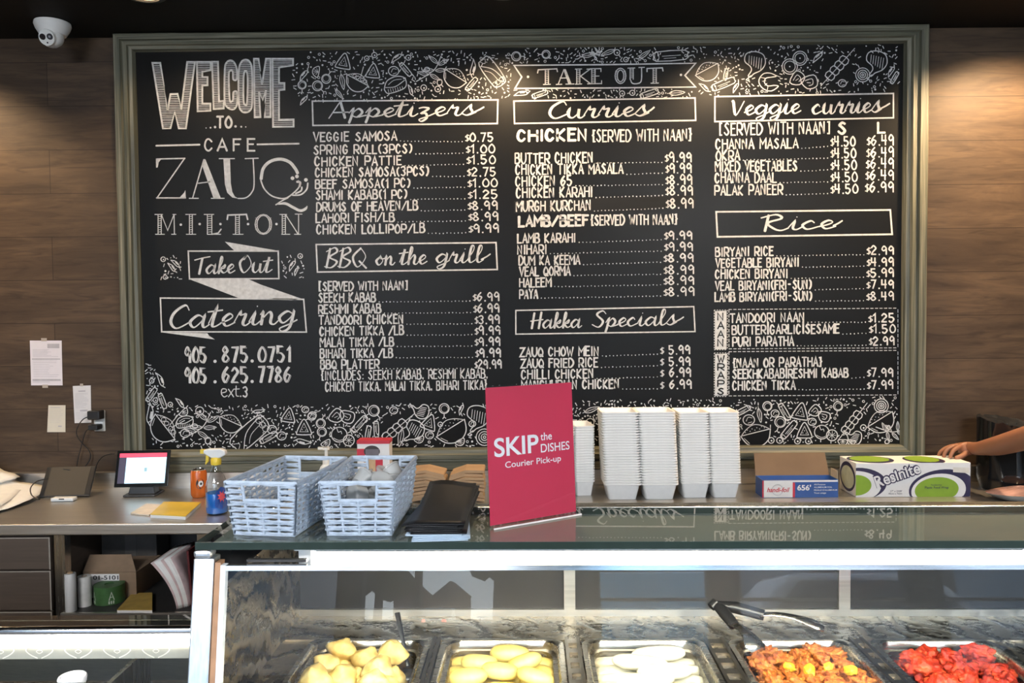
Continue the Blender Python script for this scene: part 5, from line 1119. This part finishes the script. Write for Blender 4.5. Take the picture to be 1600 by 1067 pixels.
# cling wrap box
p0, p1 = at_z(1337, 777, ZS), at_z(1516, 776, ZS); Wr = (p1-p0).length; Hr, Dr = .1265, .15; ra = math.atan2((p1-p0).y, (p1-p0).x)
t = thing('cling_wrap_box', 'long white plastic wrap box with green ovals and rising navy-edged lettering', 'cling wrap box', (p0.x, p0.y, ZS+.0006), ra)
cb = obj('carton', MB().box(0, Wr, 0, Dr, 0, Hr), WHT, t, bevel=.0012); WM[cb.name] = wmat(t)
GRN = mat('box_green', (.22, .36, .03), .45, var=.06); NAVY = mat('box_navy', (.022, .018, .06), .45, var=.1)
def RM(n): 
    f_ = face((0, 0, 0), (Wr, 0, 0), (0, 0, Hr), n)
    return lambda x, y: f_(min(1, max(0, (x-725)/595)), min(1, max(0, (655-y)/178)))
def ell(cx, cy, rx, ry, rot=0, n=40):
    c, s = math.cos(rot), math.sin(rot); return [(cx+rx*math.cos(2*PI*k/n)*c+ry*math.sin(2*PI*k/n)*s, cy-rx*math.cos(2*PI*k/n)*s+ry*math.sin(2*PI*k/n)*c) for k in range(n)]
for nm, n_, m_, es in (('navy_swirl', .0004, NAVY, ((735, 585, 150, 85, 0), (1172, 612, 172, 100, .12))), ('white_swirl', .0007, WHT, ((722, 597, 135, 80, 0), (1155, 622, 142, 88, .1))), ('green_oval', .0010, GRN, ((728, 592, 78, 54, 0), (1145, 618, 114, 66, .08)))):
    for e_ in es: nv = Ink(RM(n_)); nv.poly(ell(*e_)); obj(nm, nv.mb, m_, cb)
rl = RM(.0013); flip = lambda u, v: rl(u, -v)
l3 = MB(); put_text(l3, 'Resinite', 832, 1078, -605, 62, flip, .085, rot=.33); obj('lettering_outline', l3, NAVY, cb)
rl2 = RM(.0016); l4 = MB(); put_text(l4, 'Resinite', 834, 1076, -605, 62, lambda u, v: rl2(u, -v), .012, rot=.33); obj('white_lettering', l4, WHT, cb)
l5 = MB(); put_text(l5, "17\" x 2500'", 905, 965, -628, 9, flip, .01); put_text(l5, '43cm x 762m', 895, 965, -641, 9, flip, .01); put_text(l5, 'Plastic Food Wrap', 1083, 1206, -612, 13, flip, .012); put_text(l5, 'Foodservice', 1115, 1170, -596, 8, flip, .01); obj('small_lettering', l5, NAVY, cb)
lb = Ink(RM(.0018)); lb.poly([(1228, 500), (1312, 503), (1312, 532), (1228, 526)]); obj('paper_label', lb.mb, mat('cream_label', (.7, .66, .58), .6), cb)
tp = face((0, 0, Hr), (Wr, 0, 0), (0, Dr, 0), .0004); tp2 = face((0, 0, Hr), (Wr, 0, 0), (0, Dr, 0), .0008)
cl = lambda f_: (lambda u, v: f_(min(1, max(0, u)), min(1, max(0, v))))
for e_ in ((.2, .5, .2, .5), (.66, .4, .17, .5)): a_ = Ink(cl(tp)); a_.poly(ell(*e_)); obj('navy_top_oval', a_.mb, NAVY, cb)
for e_ in ((.2, .55, .17, .4), (.66, .5, .14, .42)): a_ = Ink(cl(tp2)); a_.poly(ell(*e_)); obj('green_top_oval', a_.mb, GRN, cb)
sd = face((0, Dr, 0), (0, -Dr, 0), (0, 0, Hr), .0004); sd2 = face((0, Dr, 0), (0, -Dr, 0), (0, 0, Hr), .0007)
a_ = Ink(cl(sd)); a_.poly(ell(.5, .5, .48, .44)); obj('navy_side_oval', a_.mb, NAVY, cb)
a_ = Ink(cl(sd2)); a_.poly(ell(.5, .48, .40, .34)); obj('pale_side_oval', a_.mb, mat('oval_cream', (.5, .52, .38), .6), cb)
# urn, wrapped dish
GLB = mat('gloss_black', (.008, .009, .01), .12, var=.2, coat=.3)
t = thing('black_bag', 'black plastic bag standing full behind the outstretched arm', 'plastic bag', (1.885, 3.08, ZS+.0006))
def bagf(u, v):
    a = 2*PI*u; k = 1+.05*math.sin(7*a+1)*v+.045*noise.noise(Vector((math.cos(a)*3, math.sin(a)*3, v*1.5)))
    r = .098*k*(.9+.1*min(1, v*6)); z = .262*v+.016*v*math.cos(a-2.4)+.008*v*noise.noise(Vector((math.cos(a)*4, math.sin(a)*4, 7)))
    return (r*math.cos(a)*1.06, r*math.sin(a), z)
bg_ = MB().grid(bagf, 64, 18); obj('bag', bg_, GLB, t, smooth=True, sharp=0)
def topf(u, v):
    x, y, z = bagf(u, 1); return (x*v, y*v, z-.03*(1-v)**.7+.008*noise.noise(Vector((u*9, v*6, 2)))*(1-v)*4*v)
obj('gathered_top', MB().grid(topf, 64, 10), mat('bag_top_black', (.015, .017, .02), .22, var=.3, coat=.3), t, smooth=True, sharp=0)
p = at_z(1590, 782, ZS)
t = thing('wrapped_dish', 'shallow dish wrapped in shiny film at the far right of the counter', 'wrapped dish', (p.x+.03, 2.895, ZS+.0006)); t.scale = (1, .5, 1)
obj('dish', MB().lathe([(.07, 0), (.10, .006), (.132, .022), (.138, .026), (.13, .026)], 40), mat('cream_dish', (.6, .55, .48), .4), t, smooth=True)
fm = MB(); fm.grid(lambda u, v: ((v*.136)*math.cos(2*PI*u), (v*.136)*math.sin(2*PI*u), .027+.022*(1-v*v)+.004*noise.noise(Vector((u*9, v*5, 1)))*(1-v)), 48, 10)
obj('wrapped_food', fm, mat('pink_film', (.42, .24, .2), .18, var=.35, scale=18, bump=.5, coat=.6), t, smooth=True)
# ------------------------------------------------------------------ left end of the steel counter
random.seed(21)
# tablet with lit screen
p = at_z(216, 777, ZS)
tb_ = thing('tablet', 'black tablet with a bright order screen on a black desk stand', 'tablet', (p.x, p.y+.03, ZS+.0006), .06)
tw_, th_ = .203, .142; la = .30
def TM(u, v, d=0):  # u,v 0..1 over the tablet, d out of the screen
    return ((u-.5)*tw_, -d*math.cos(la)+v*th_*math.sin(la)-.01, .035+v*th_*math.cos(la)+d*math.sin(la))
def tslab(mb, u0, u1, v0, v1, d0, d1, M=None):
    M = M or TM; vs = [M(u, v, d) for d in (d0, d1) for u, v in ((u0, v0), (u1, v0), (u1, v1), (u0, v1))]
    return mb.add(vs, [(0, 1, 2, 3), (7, 6, 5, 4), (0, 4, 5, 1), (1, 5, 6, 2), (2, 6, 7, 3), (3, 7, 4, 0)])
bdy = obj('body', tslab(MB(), 0, 1, 0, 1, -.008, 0), GLB, tb_, bevel=.002); WM[bdy.name] = wmat(tb_)
scn = obj('screen', tslab(MB(), .055, .94, .10, .92, .0001, .0008), emit_mat('screen_dark', (.035, .03, .06), .6), tb_); WM[scn.name] = wmat(tb_)
obj('red_bar', tslab(MB(), .055, .94, .81, .92, .0009, .0012), emit_mat('screen_red', (.75, .06, .12), .8), scn)
obj('order_page', tslab(MB(), .19, .94, .10, .80, .0009, .0012), emit_mat('screen_blue', (.52, .78, .95), 1.0), scn)
obj('order_mark', tslab(MB(), .54, .59, .42, .52, .0013, .0014), emit_mat('screen_grey', (.25, .42, .5), .6), scn)
obj('stand', MB().box(-.06, .06, -.03, .07, 0, .008).add([(-.05, -.005, .008), (.05, -.005, .008), (.05, .05, .008), (-.05, .05, .008), (-.04, .0, .05), (.04, .0, .05), (.04, .025, .06), (-.04, .025, .06)], [(0, 1, 5, 4), (1, 2, 6, 5), (2, 3, 7, 6), (3, 0, 4, 7), (4, 5, 6, 7)]), BKP, tb_, bevel=.002)
# dark tablet leaning against the wall
p = at_z(100, 778, ZS)
t = thing('dark_tablet', 'switched-off tablet in a black case leaning back beside the papers', 'tablet', (p.x, p.y, ZS+.0006), .1)
la2 = .62
def T2(u, v, d=0): return ((u-.5)*.185, -d*math.cos(la2)+v*.125*math.sin(la2), .006+v*.125*math.cos(la2)+d*math.sin(la2))
obj('case', tslab(MB(), 0, 1, 0, 1, -.01, 0, T2), BKP, t, bevel=.003)
obj('screen', tslab(MB(), .1, .9, .03, .97, .0002, .001, T2), mat('dark_glass_screen', (.10, .085, .065), .12, var=.1, scale=3), t)
obj('prop', MB().box(-.05, .05, .02, .095, 0, .006).box(-.05, .05, .085, .09, 0, .09), BKP, t)
p = at_z(99, 783, ZS)
t = thing('card_reader', 'small white card reader lying in front of the dark tablet', 'card reader', (p.x, p.y, ZS+.0006))
obj('body', MB().box(-.043, .043, -.012, .02, 0, .014), WPL, t, bevel=.004); obj('slot', MB().box(-.01, .01, -.0125, -.0121, .008, .012), BKP, t)
# heap of white paper
t = thing('paper_pile', 'loose heap of white wrapping paper at the far left of the counter', 'paper', (-1.78, 2.9, ZS+.0006))
WP = mat('white_paper', (.9, .88, .84), .75, var=.03)
for k in range(5):
    def fn(u, v, k=k):
        x = -.66+u*(.56-.035*k+.05*math.sin(v*3+k)); y = -.20+v*.45; e = 1-max(0, u-.55)/.45
        return (x, y, .001+.004*k+max(0, .004+.012*k*(.3+.7*e)+.055*(v**1.3)*(.3+.7*e)*(1+.12*k)+.010*noise.noise(Vector((u*4+k, v*4, k)))*e+.006*noise.noise(Vector((u*11, v*11+k, 3)))))
    o = obj('sheet', MB().grid(fn, 22, 16), WP, t, smooth=True, solid=.0008)
# soda can
p = at_z(308, 778, ZS)
t = thing('soda_can', 'orange soda can beside the blue spray bottle', 'soda can', (p.x, p.y+.02, ZS+.0006))
ALU = steel('can_aluminium', (.8, .8, .8), .2, 2)
obj('body', MB().lathe([(.024, 0), (.0295, .008), (.030, .02), (.030, .092), (.026, .104)], 36), mat('can_orange', (.62, .13, .015), .25, var=.08, scale=20, coat=.3), t, smooth=True)
obj('lid', MB().lathe([(.026, .104), (.0265, .107), (.024, .107), (.023, .104)], 36), ALU, t, smooth=True)
obj('tab', MB().box(-.006, .006, -.012, .008, .1045, .1065), ALU, t)
CY_ = lambda r: (lambda u, v: (r*math.sin(u/.03), -r*math.cos(u/.03), v))
em = Ink(CY_(.0304)); em.poly([(.016+.015*math.cos(a*PI/10), .055+.02*math.sin(a*PI/10)) for a in range(20)]); e1 = obj('black_emblem', em.mb, mat('emblem_black', (.02, .02, .02), .3), t); WM[e1.name] = wmat(t)
em = Ink(CY_(.0307)); em.poly([(.018+.009*math.cos(a*PI/10), .055+.012*math.sin(a*PI/10)) for a in range(20)]); obj('white_emblem', em.mb, WHT, e1)
em = Ink(CY_(.0310)); em.poly([(.019+.004*math.cos(a*PI/8), .055+.005*math.sin(a*PI/8)) for a in range(16)]); obj('emblem_pupil', em.mb, mat('emblem_black', (.02, .02, .02)), e1)
# spray bottle
p = at_z(336, 804, ZS)
t = thing('spray_bottle', 'clear spray bottle of blue cleaner with white and yellow trigger head', 'spray bottle', (p.x, p.y+.02, ZS+.0006))
BLQ = mat('blue_cleaner', (.01, .17, .62), .12, var=.05, coat=.4)
obj('liquid', MB().lathe([(.03, .001), (.036, .006), (.037, .02), (.036, .072), (.035, .074)], 32), BLQ, t, smooth=True)
CLP = glass_mat('clear_bottle', (.86, .88, .9), 1.45, .05, 2.2)
obj('bottle', MB().lathe([(.031, 0), (.0375, .005), (.0385, .02), (.0375, .09), (.033, .115), (.02, .145), (.013, .165), (.013, .18)], 32), CLP, t, smooth=True)
YEL = mat('yellow_plastic', (.75, .55, .05), .4, var=.04)
obj('collar', MB().lathe([(.017, .172), (.018, .178), (.018, .192), (.014, .198)], 24), YEL, t, smooth=True)
hd = obj('spray_head', MB().prism([(-.040, .213), (-.012, .196), (.018, .196), (.038, .208), (.036, .222), (.02, .229), (-.025, .228), (-.040, .225)], -.012, .012), WPL, t, bevel=.004); WM[hd.name] = wmat(t)
obj('nozzle', MB().box(-.052, -.040, -.008, .008, .212, .226), YEL, hd); obj('trigger', MB().prism([(-.032, .212), (-.022, .205), (-.026, .182), (-.036, .172), (-.034, .190)], -.006, .006), YEL, hd)
lbm = Ink(lambda u, v: (.0392*math.sin(u/.039), -.0392*math.cos(u/.039), v)); lbm.poly([(.008, .03), (.03, .02), (.055, .03), (.05, .09), (.028, .1), (.01, .08)]); lo = obj('label', lbm.mb, mat('label_blue', (.02, .08, .35), .4), t); WM[lo.name] = wmat(t)
lbm = Ink(lambda u, v: (.0396*math.sin(u/.039), -.0396*math.cos(u/.039), v)); lbm.poly([(.031+(.017 if a % 2 else .009)*math.cos(a*PI/8), .065+(.022 if a % 2 else .011)*math.sin(a*PI/8)) for a in range(16)]); obj('label_burst', lbm.mb, mat('label_red', (.6, .08, .1), .4), lo)
# yellow booklet and leaflet
def flat_thing(name, label, cat, quad, z, th, m, m2=None, pn='cover'):
    P = [at_z(x, y, z) for x, y in quad]; c = sum(P, Vector())/4
    t = thing(name, label, cat, (c.x, c.y, z)); mb = MB()
    lo_ = [(q.x-c.x, q.y-c.y, 0) for q in P]
    if m2:
        mb.prism([(a, b) for a, b, _ in lo_], 0, th*.8, axis='z'); obj('pages', mb, m2, t)
        k = MB().prism([(a, b) for a, b, _ in lo_], th*.8+.0002, th, axis='z'); obj(pn, k, m, t)
    else: obj(pn, MB().prism([(a, b) for a, b, _ in lo_], 0, th, axis='z'), m, t)
    return t
YB = mat('yellow_cover', (.72, .50, .05), .45, var=.08, scale=12)
bk = flat_thing('notebook', 'yellow notebook lying on the steel counter near the tablet', 'notebook', ((235, 809), (290, 812), (314, 790), (256, 789)), ZS+.0006, .013, YB, WHT)
flat_thing('leaflet', 'pale leaflet tucked beside the yellow notebook', 'leaflet', ((204, 803), (233, 806), (252, 790), (229, 788)), ZS+.0006, .004, mat('leaflet_cream', (.78, .68, .55), .5, var=.1), None, 'leaf')
# under the counter
zsf = .5956
p = at_z(172, 934, zsf)
t = thing('cardboard_box', 'brown cardboard box with a white number label under the counter', 'cardboard box', (p.x, p.y, zsf))
bw_ = .19; obj('carton', MB().box(-bw_/2, bw_/2, 0, .2, 0, .092), mat('box_cardboard', (.24, .16, .10), .85, var=.08), t)
obj('flap', MB().add([(-bw_/2, .0, .093), (bw_/2, 0, .093), (bw_/2-.04, .05, .14), (-bw_/2, .05, .14), (-bw_/2, .003, .093), (bw_/2, .003, .093), (bw_/2-.04, .053, .14), (-bw_/2, .053, .14)], [(0, 1, 2, 3), (7, 6, 5, 4), (0, 4, 5, 1), (1, 5, 6, 2), (2, 6, 7, 3), (3, 7, 4, 0)]), mat('box_cardboard', (.24, .16, .10)), t)
lb = Ink(lambda u, v: (u, -.0006, v)); lb.poly([(-.065, .0), (.035, .0), (.035, .086), (-.065, .086)]); lo = obj('number_label', lb.mb, WHT, t); WM[lo.name] = wmat(t)
l_ = MB(); put_text(l_, '01-5101', -.058, .032, .066, .015, lambda u, v: (u, -.0010, v), .02); obj('number', l_, mat('ink_black', (.02, .02, .02), .6), lo)
p = at_z(160, 947, zsf)
t = thing('sticker_roll', 'green roll of printed stickers standing on the shelf under the counter', 'sticker roll', (p.x, p.y+.05, zsf))
obj('roll', MB().lathe([(.016, .004), (.016, 0), (.05, 0), (.05, .062), (.016, .062), (.016, .058)], 40), mat('sticker_green', (.045, .12, .035), .5, var=.2), t, smooth=True)
mk = Ink(lambda u, v: (.0504*math.sin(u/.05), -.0504*math.cos(u/.05), v))
for u in (-.045, .022):
    mk.stroke([(u, .018), (u+.008, .045), (u+.016, .018)], .003); mk.stroke([(u+.003, .028), (u+.014, .028)], .002)
    for k in range(3): mk.stroke([(u+k*.007, .006), (u+k*.007, .014)], .004)
obj('white_print', mk.mb, mat('print_pale', (.55, .6, .5), .6), t)
p = at_z(128, 949, zsf)
t = thing('paper_roll', 'white paper roll standing between the wrap roll and green stickers', 'paper roll', (p.x, p.y+.02, zsf))
obj('roll', MB().lathe([(.008, .1), (.008, .004), (.022, 0), (.022, .103), (.009, .103)], 28), mat('roll_white', (.6, .58, .55), .7), t, smooth=True)
obj('core', MB().lathe([(.0085, .001), (.0085, .104), (.0065, .104), (.0065, .001)], 20, cap=False), KRAFT, t, smooth=True)
p = at_z(106, 958, zsf)
t = thing('wrap_roll', 'silvery roll of plastic film standing at the left of the shelf', 'film roll', (p.x, p.y+.02, zsf))
obj('roll', MB().lathe([(.017, 0), (.018, .002), (.018, .128), (.017, .13)], 28), mat('silvery_film', (.5, .49, .48), .3, var=.25, scale=12, stretch=(1, 1, .1)), t, smooth=True)
obj('core', MB().lathe([(.009, .1305), (.009, .134), (.006, .134)], 20), KRAFT, t, smooth=True)
flat_thing('notepad', 'yellow notepad lying on the shelf under the counter', 'notepad', ((183, 958), (238, 958), (238, 931), (207, 931)), zsf+.0002, .012, mat('dim_yellow', (.5, .33, .08), .6, var=.15), WHT)
p = at_z(190, 905, zsf)
t = thing('dark_carton', 'dark carton standing at the back of the shelf under the counter', 'carton', (p.x+.04, 3.0, zsf))
obj('carton', MB().box(-.11, .1, -.01, .1, 0, .23), mat('dark_card', (.055, .05, .046), .7, var=.15), t, bevel=.003)
obj('tape', MB().box(-.02, .02, -.0105, -.0101, 0, .23), mat('dark_tape', (.08, .075, .07), .4), t)
# leaning papers and folder
random.seed(2)
p = at_z(270, 958, zsf); px_ = p.x
for k in range(7):
    def fn(u, v, k=k):  # standing sheet bending to the left at the top
        z = .001+v*.19; return (-.085*(v**1.5)*(1-.055*k)-.0006*k, u*.2, z-.03*v*v*(1-.06*k))
    o = obj('menu_sheet', MB().grid(fn, 4, 14), WP if k % 3 else mat('pinkish_paper', (.66, .5, .48), .7), smooth=True, solid=.001)
    o.location = (px_+.0055*k, 2.68+.004*k, zsf)
    tag(o, 'white printed sheet leaning in the bundle under the counter' if k else 'outermost white sheet of the leaning bundle under the counter', 'paper sheet', 'sheets leaning under the counter')
t = thing('red_folder', 'dark red folder standing behind the leaning white sheets', 'folder', (px_+.052, 2.69, zsf))
obj('cover', MB().prism([(-.016, .2), (-.004, .0), (.002, 0), (-.010, .2)], 0, .22), mat('dark_red_folder', (.10, .012, .014), .5), t); obj('spine', MB().prism([(-.0165, .2), (-.0045, 0), (.0025, 0), (-.0095, .2)], -.004, -.0005), mat('dark_red_folder', (.1, .012, .014)), t)
# ------------------------------------------------------------------ on the wood wall
def wall_paper(name, label, q, m, lines, tape, blocks=()):
    P = [at_y(x, y, YW) for x, y in q]; c = sum(P, Vector())/4
    t = thing(name, label, 'paper', (c.x, YW, c.z))
    def W2(u, v, d):  # bilinear, v down
        a = P[0].lerp(P[1], u); b_ = P[3].lerp(P[2], u); r = a.lerp(b_, v); return (r.x-c.x, -d, r.z-c.z)
    mb = MB(); vs = [W2(u, v, d) for d in (.0004, .0016) for u, v in ((0, 0), (1, 0), (1, 1), (0, 1))]
    mb.add(vs, [(0, 1, 2, 3), (7, 6, 5, 4), (0, 4, 5, 1), (1, 5, 6, 2), (2, 6, 7, 3), (3, 7, 4, 0)])
    sh = obj('sheet', mb, m, t); WM[sh.name] = wmat(t)
    ik = Ink(lambda u, v: W2(u, v, .0019)); ik.mb.flat = 1
    for u0, u1, v0, v1 in lines: ik.poly([(u0, v0), (u1, v0), (u1, v1), (u0, v1)])
    obj('print', ik.mb, mat('grey_print', (.42, .40, .43), .8), sh)
    for u, v in tape:
        tk = Ink(lambda a, b_: W2(a, b_, .0024)); tk.poly([(u-.09, v-.035), (u+.09, v-.035), (u+.09, v+.035), (u-.09, v+.035)]); obj('tape', tk.mb, mat('matte_tape', (.42, .36, .30), .4), t)
random.seed(4)
def ln(n, v0, v1): return [(.08, random.uniform(.5, .92), v0+(v1-v0)*k/n, v0+(v1-v0)*k/n+.006) for k in range(n)]
wall_paper('posted_sheet', 'large white printed sheet taped highest on the plank wall', ((47, 532), (96.5, 532), (98, 602), (49, 602)), mat('lilac_white_paper', (.70, .66, .70), .8, var=.02), [(.55, .93, .07, .17), (.05, .95, .40, .425), (.05, .95, .86, .90), (.05, .6, .92, .93)]+ln(7, .2, .38)+ln(10, .45, .84), ((.45, -.02), (.45, 1.02)))
wall_paper('posted_receipt', 'narrow white receipt taped on the plank wall left of the outlet', ((114, 603), (142, 602), (143, 660), (117, 661)), mat('receipt_white', (.66, .64, .64), .8, var=.02), [(.3, .7, .13, .16), (.35, .8, .65, .69)]+ln(14, .2, .62)+ln(5, .72, .92), ((.5, -.02),))
wall_paper('posted_note', 'small cream note stuck lowest on the plank wall', ((76, 633), (102.5, 633), (102.5, 675), (74, 675)), mat('cream_note', (.62, .57, .47), .8, var=.02), [(.1, .7, .08, .1), (.6, .8, .76, .8)]+ln(8, .18, .7), ())
p = at_y(156, 657, YW)
t = thing('wall_outlet', 'white electrical outlet plate on the plank wall beside the receipt', 'outlet', (p.x, YW, p.z))
obj('plate', MB().box(-.022, .024, -.006, 0, -.043, .043), mat('outlet_white', (.6, .58, .54), .4), t, bevel=.003)
obj('socket', MB().box(-.014, .016, -.0085, -.006, .006, .034).box(-.014, .016, -.0085, -.006, -.034, -.006), WPL, t)
def plug(name, label, px, py, sx, sz, pts):
    a = at_y(px, py, YW-.03); t = thing(name, label, 'power adapter', (a.x, YW-.009, a.z))
    obj('body', MB().box(-sx, sx, -.045, 0, -sz, sz), BKP, t, bevel=.005)
    obj('cable', MB().tube(smooth_pts([tuple(at_y(x, y, Y)) for x, y, Y in pts], 5), .0022, 6), BKP, t, world=True, smooth=True)
plug('power_adapter', 'upper black power adapter plugged into the wall outlet', 150, 648, .025, .018, [(142, 650, 3.19), (130, 655, 3.19), (121, 668, 3.2), (120, 680, 3.2), (128, 692, 3.21), (139, 704, 3.21), (141, 716, 3.21), (133, 729, 3.2), (122, 737, 3.18)])
plug('power_plug', 'lower black plug in the wall outlet below the adapter', 149, 667, .020, .011, [(142, 668, 3.19), (134, 674, 3.2), (129, 690, 3.2), (123, 712, 3.21), (120, 728, 3.2), (118, 737, 3.185)])
def cable(label, pts, r=.0022):
    o = obj('cable', MB().tube(smooth_pts([tuple(at_y(x, y, Y)) for x, y, Y in pts], 6), r, 6), BKP, smooth=True); tag(o, label, 'cable', 'loose cables on the counter')
cable('black cable rising to the left edge of the lit tablet', [(148, 738, 3.12), (152, 724, 3.12), (160, 714, 3.1), (170, 710, 3.07), (178, 709, 3.04)])
cable('black cable drooping across the top of the dark tablet', [(88, 737, 3.13), (98, 733, 3.1), (112, 735, 3.10), (128, 736, 3.12), (141, 737, 3.13), (147, 742, 3.12)])
cable('black cable looping on the counter beside the paper heap', [(75, 748, 3.06), (58, 752, 3.03), (48, 762, 3.0), (50, 774, 2.98), (62, 780, 2.97)])
# ------------------------------------------------------------------ the person reaching in from the right
SK = mat('warm_skin', (.31, .135, .075), .5, var=.1, scale=12, sss=.06)
def skin(name, nodes, edges, m, parent, root=0, sub=2):
    me = bpy.data.meshes.new(name); me.from_pydata([tuple(n[0]) for n in nodes], edges, []); me.materials.append(m)
    o = bpy.data.objects.new(name, me); COL.objects.link(o); o.parent = parent
    md = o.modifiers.new('skin', 'SKIN'); md.use_smooth_shade = True
    if not me.skin_vertices: me.skin_vertices.new(name='skin')
    for i, n in enumerate(nodes):
        sv = me.skin_vertices[0].data[i]; r = n[1]; sv.radius = r if isinstance(r, tuple) else (r, r); sv.use_root = (i == root)
    s = o.modifiers.new('sub', 'SUBSURF'); s.levels = s.render_levels = sub
    return o
pr = thing('person', 'person in a dark shirt reaching in from the right, hand on the plastic wrap box', 'person', (2.38, 2.33, 0))
O = Vector((2.38, 2.33, 0))
def at(px, py, Y): return at_y(px, py-1.9, Y)-O
wr = at(1527, 703, 3.0); fo = at(1562, 698, 2.86); el = at(1640, 676, 2.62)
palm = at(1508, 703, 3.065); kn = [at(1497, 701, 3.035), at(1491, 699, 3.06), at(1486, 699, 3.083), at(1484, 702, 3.103)]
N = [((0, 0, .95), .15), ((0, 0, 1.12), .13), ((0, .01, 1.30), (.15, .12)), ((0, .0, 1.42), .10), ((0, .01, 1.50), .052), ((0, .03, 1.58), .075), ((0, .04, 1.67), .098), ((0, .02, 1.76), .07),
     ((-.17, .02, 1.38), .062), (el, .047), (fo, .039), (wr, (.022, .026)), (palm, (.018, .032)),
     ((.19, .02, 1.38), .062), ((.26, .03, 1.12), .047), ((.22, .18, .93), .03), ((.20, .23, .90), .034),
     ((-.09, 0, .85), .095), ((-.1, 0, .48), .065), ((-.1, 0, .09), .042), ((-.1, .14, .04), .035), ((.09, 0, .85), .095), ((.1, 0, .48), .065), ((.1, 0, .09), .042), ((.1, .14, .04), .035)]
E = [(0, 1), (1, 2), (2, 3), (3, 4), (4, 5), (5, 6), (6, 7), (2, 8), (8, 9), (9, 10), (10, 11), (11, 12), (2, 13), (13, 14), (14, 15), (15, 16), (0, 17), (17, 18), (18, 19), (19, 20), (0, 21), (21, 22), (22, 23), (23, 24)]
tips = [[(1490, 705, 3.025), (1486, 712, 3.022), (1484.5, 718, 3.025)], [(1481, 703, 3.055), (1476, 710, 3.055), (1474, 717, 3.06)], [(1476, 703, 3.085), (1469, 708, 3.088), (1466, 715, 3.092)], [(1476, 705, 3.11), (1470, 709, 3.115), (1468, 714, 3.12)]]
for k in range(4):
    i0 = len(N); N.append((kn[k], .0095)); E.append((12, i0))
    for j, q in enumerate(tips[k]): N.append((at(*q), (.0082, .0074, .0064)[j])); E.append((i0+j, i0+j+1))
i0 = len(N); N += [(at(1510, 709, 3.035), .0115), (at(1503, 715, 3.02), .0105), (at(1491, 718, 3.02), .0085)]; E += [(12, i0), (i0, i0+1), (i0+1, i0+2)]
body = skin('body', N, E, SK, pr)
SHIRT = mat('dark_shirt', (.03, .03, .035), .8, var=.2, scale=50)
def rings(mb, rs, n=20):
    vs = [(cx+rx*math.cos(2*PI*k/n), cy+ry*math.sin(2*PI*k/n), z) for cx, cy, z, rx, ry in rs for k in range(n)]
    fs = [(i*n+k, i*n+(k+1) % n, (i+1)*n+(k+1) % n, (i+1)*n+k) for i in range(len(rs)-1) for k in range(n)]
    return mb.add(vs, fs)
sh = MB(); rings(sh, [(0, 0, .82, .2, .165), (0, 0, 1.0, .185, .16), (0, .0, 1.15, .19, .165), (0, .01, 1.3, .205, .165), (0, .01, 1.4, .2, .13), (0, .01, 1.46, .11, .09), (0, .01, 1.485, .065, .065)])
S1 = Vector((-.15, .02, 1.385)); d = (Vector(el)-S1); sh.tube([S1+Vector((.1, 0, .0)), S1, S1+d*.35, S1+d*.62], [.10, .09, .078, .07], 16)
S2 = Vector((.17, .02, 1.385)); d = Vector((.26, .03, 1.12))-S2; sh.tube([S2-Vector((.1, 0, 0)), S2, S2+d*.4, S2+d*.75], [.10, .09, .078, .07], 16)
obj('shirt', sh, SHIRT, pr, smooth=True)
tr = MB()
for s in (-1, 1): tr.tube([(s*.085, 0, .9), (s*.095, 0, .5), (s*.1, 0, .08)], [.12, .085, .07], 16)
obj('trousers', tr, mat('dark_trousers', (.02, .022, .03), .85), pr, smooth=True)
hr = MB(); hr.ico((0, .0, 1.70), .112, 3, (.95, 1.05, 1.05), nz=.06, nf=3); obj('hair', hr, mat('black_hair', (.012, .01, .009), .5, var=.3, scale=90), pr, smooth=True)
fc = MB().prism([(-.014, 1.61), (.014, 1.61), (.004, 1.66), (-.004, 1.66)], .115, .155); obj('nose', fc, SK, pr, bevel=.006)
for s in (-1, 1):
    e_ = MB(); e_.ico((s*.034, .122, 1.665), .014, 2); obj('eye', e_, mat('eye_white', (.7, .7, .68), .2), pr, smooth=True)
    e_ = MB(); e_.ico((s*.105, .03, 1.65), .026, 2, (.35, .8, 1.3)); obj('ear', e_, SK, pr, smooth=True)
mo = MB(); mo.ico((0, .108, 1.565), .02, 2, (1.4, .6, .4)); obj('mouth', mo, mat('lips', (.3, .1, .08), .4), pr, smooth=True)
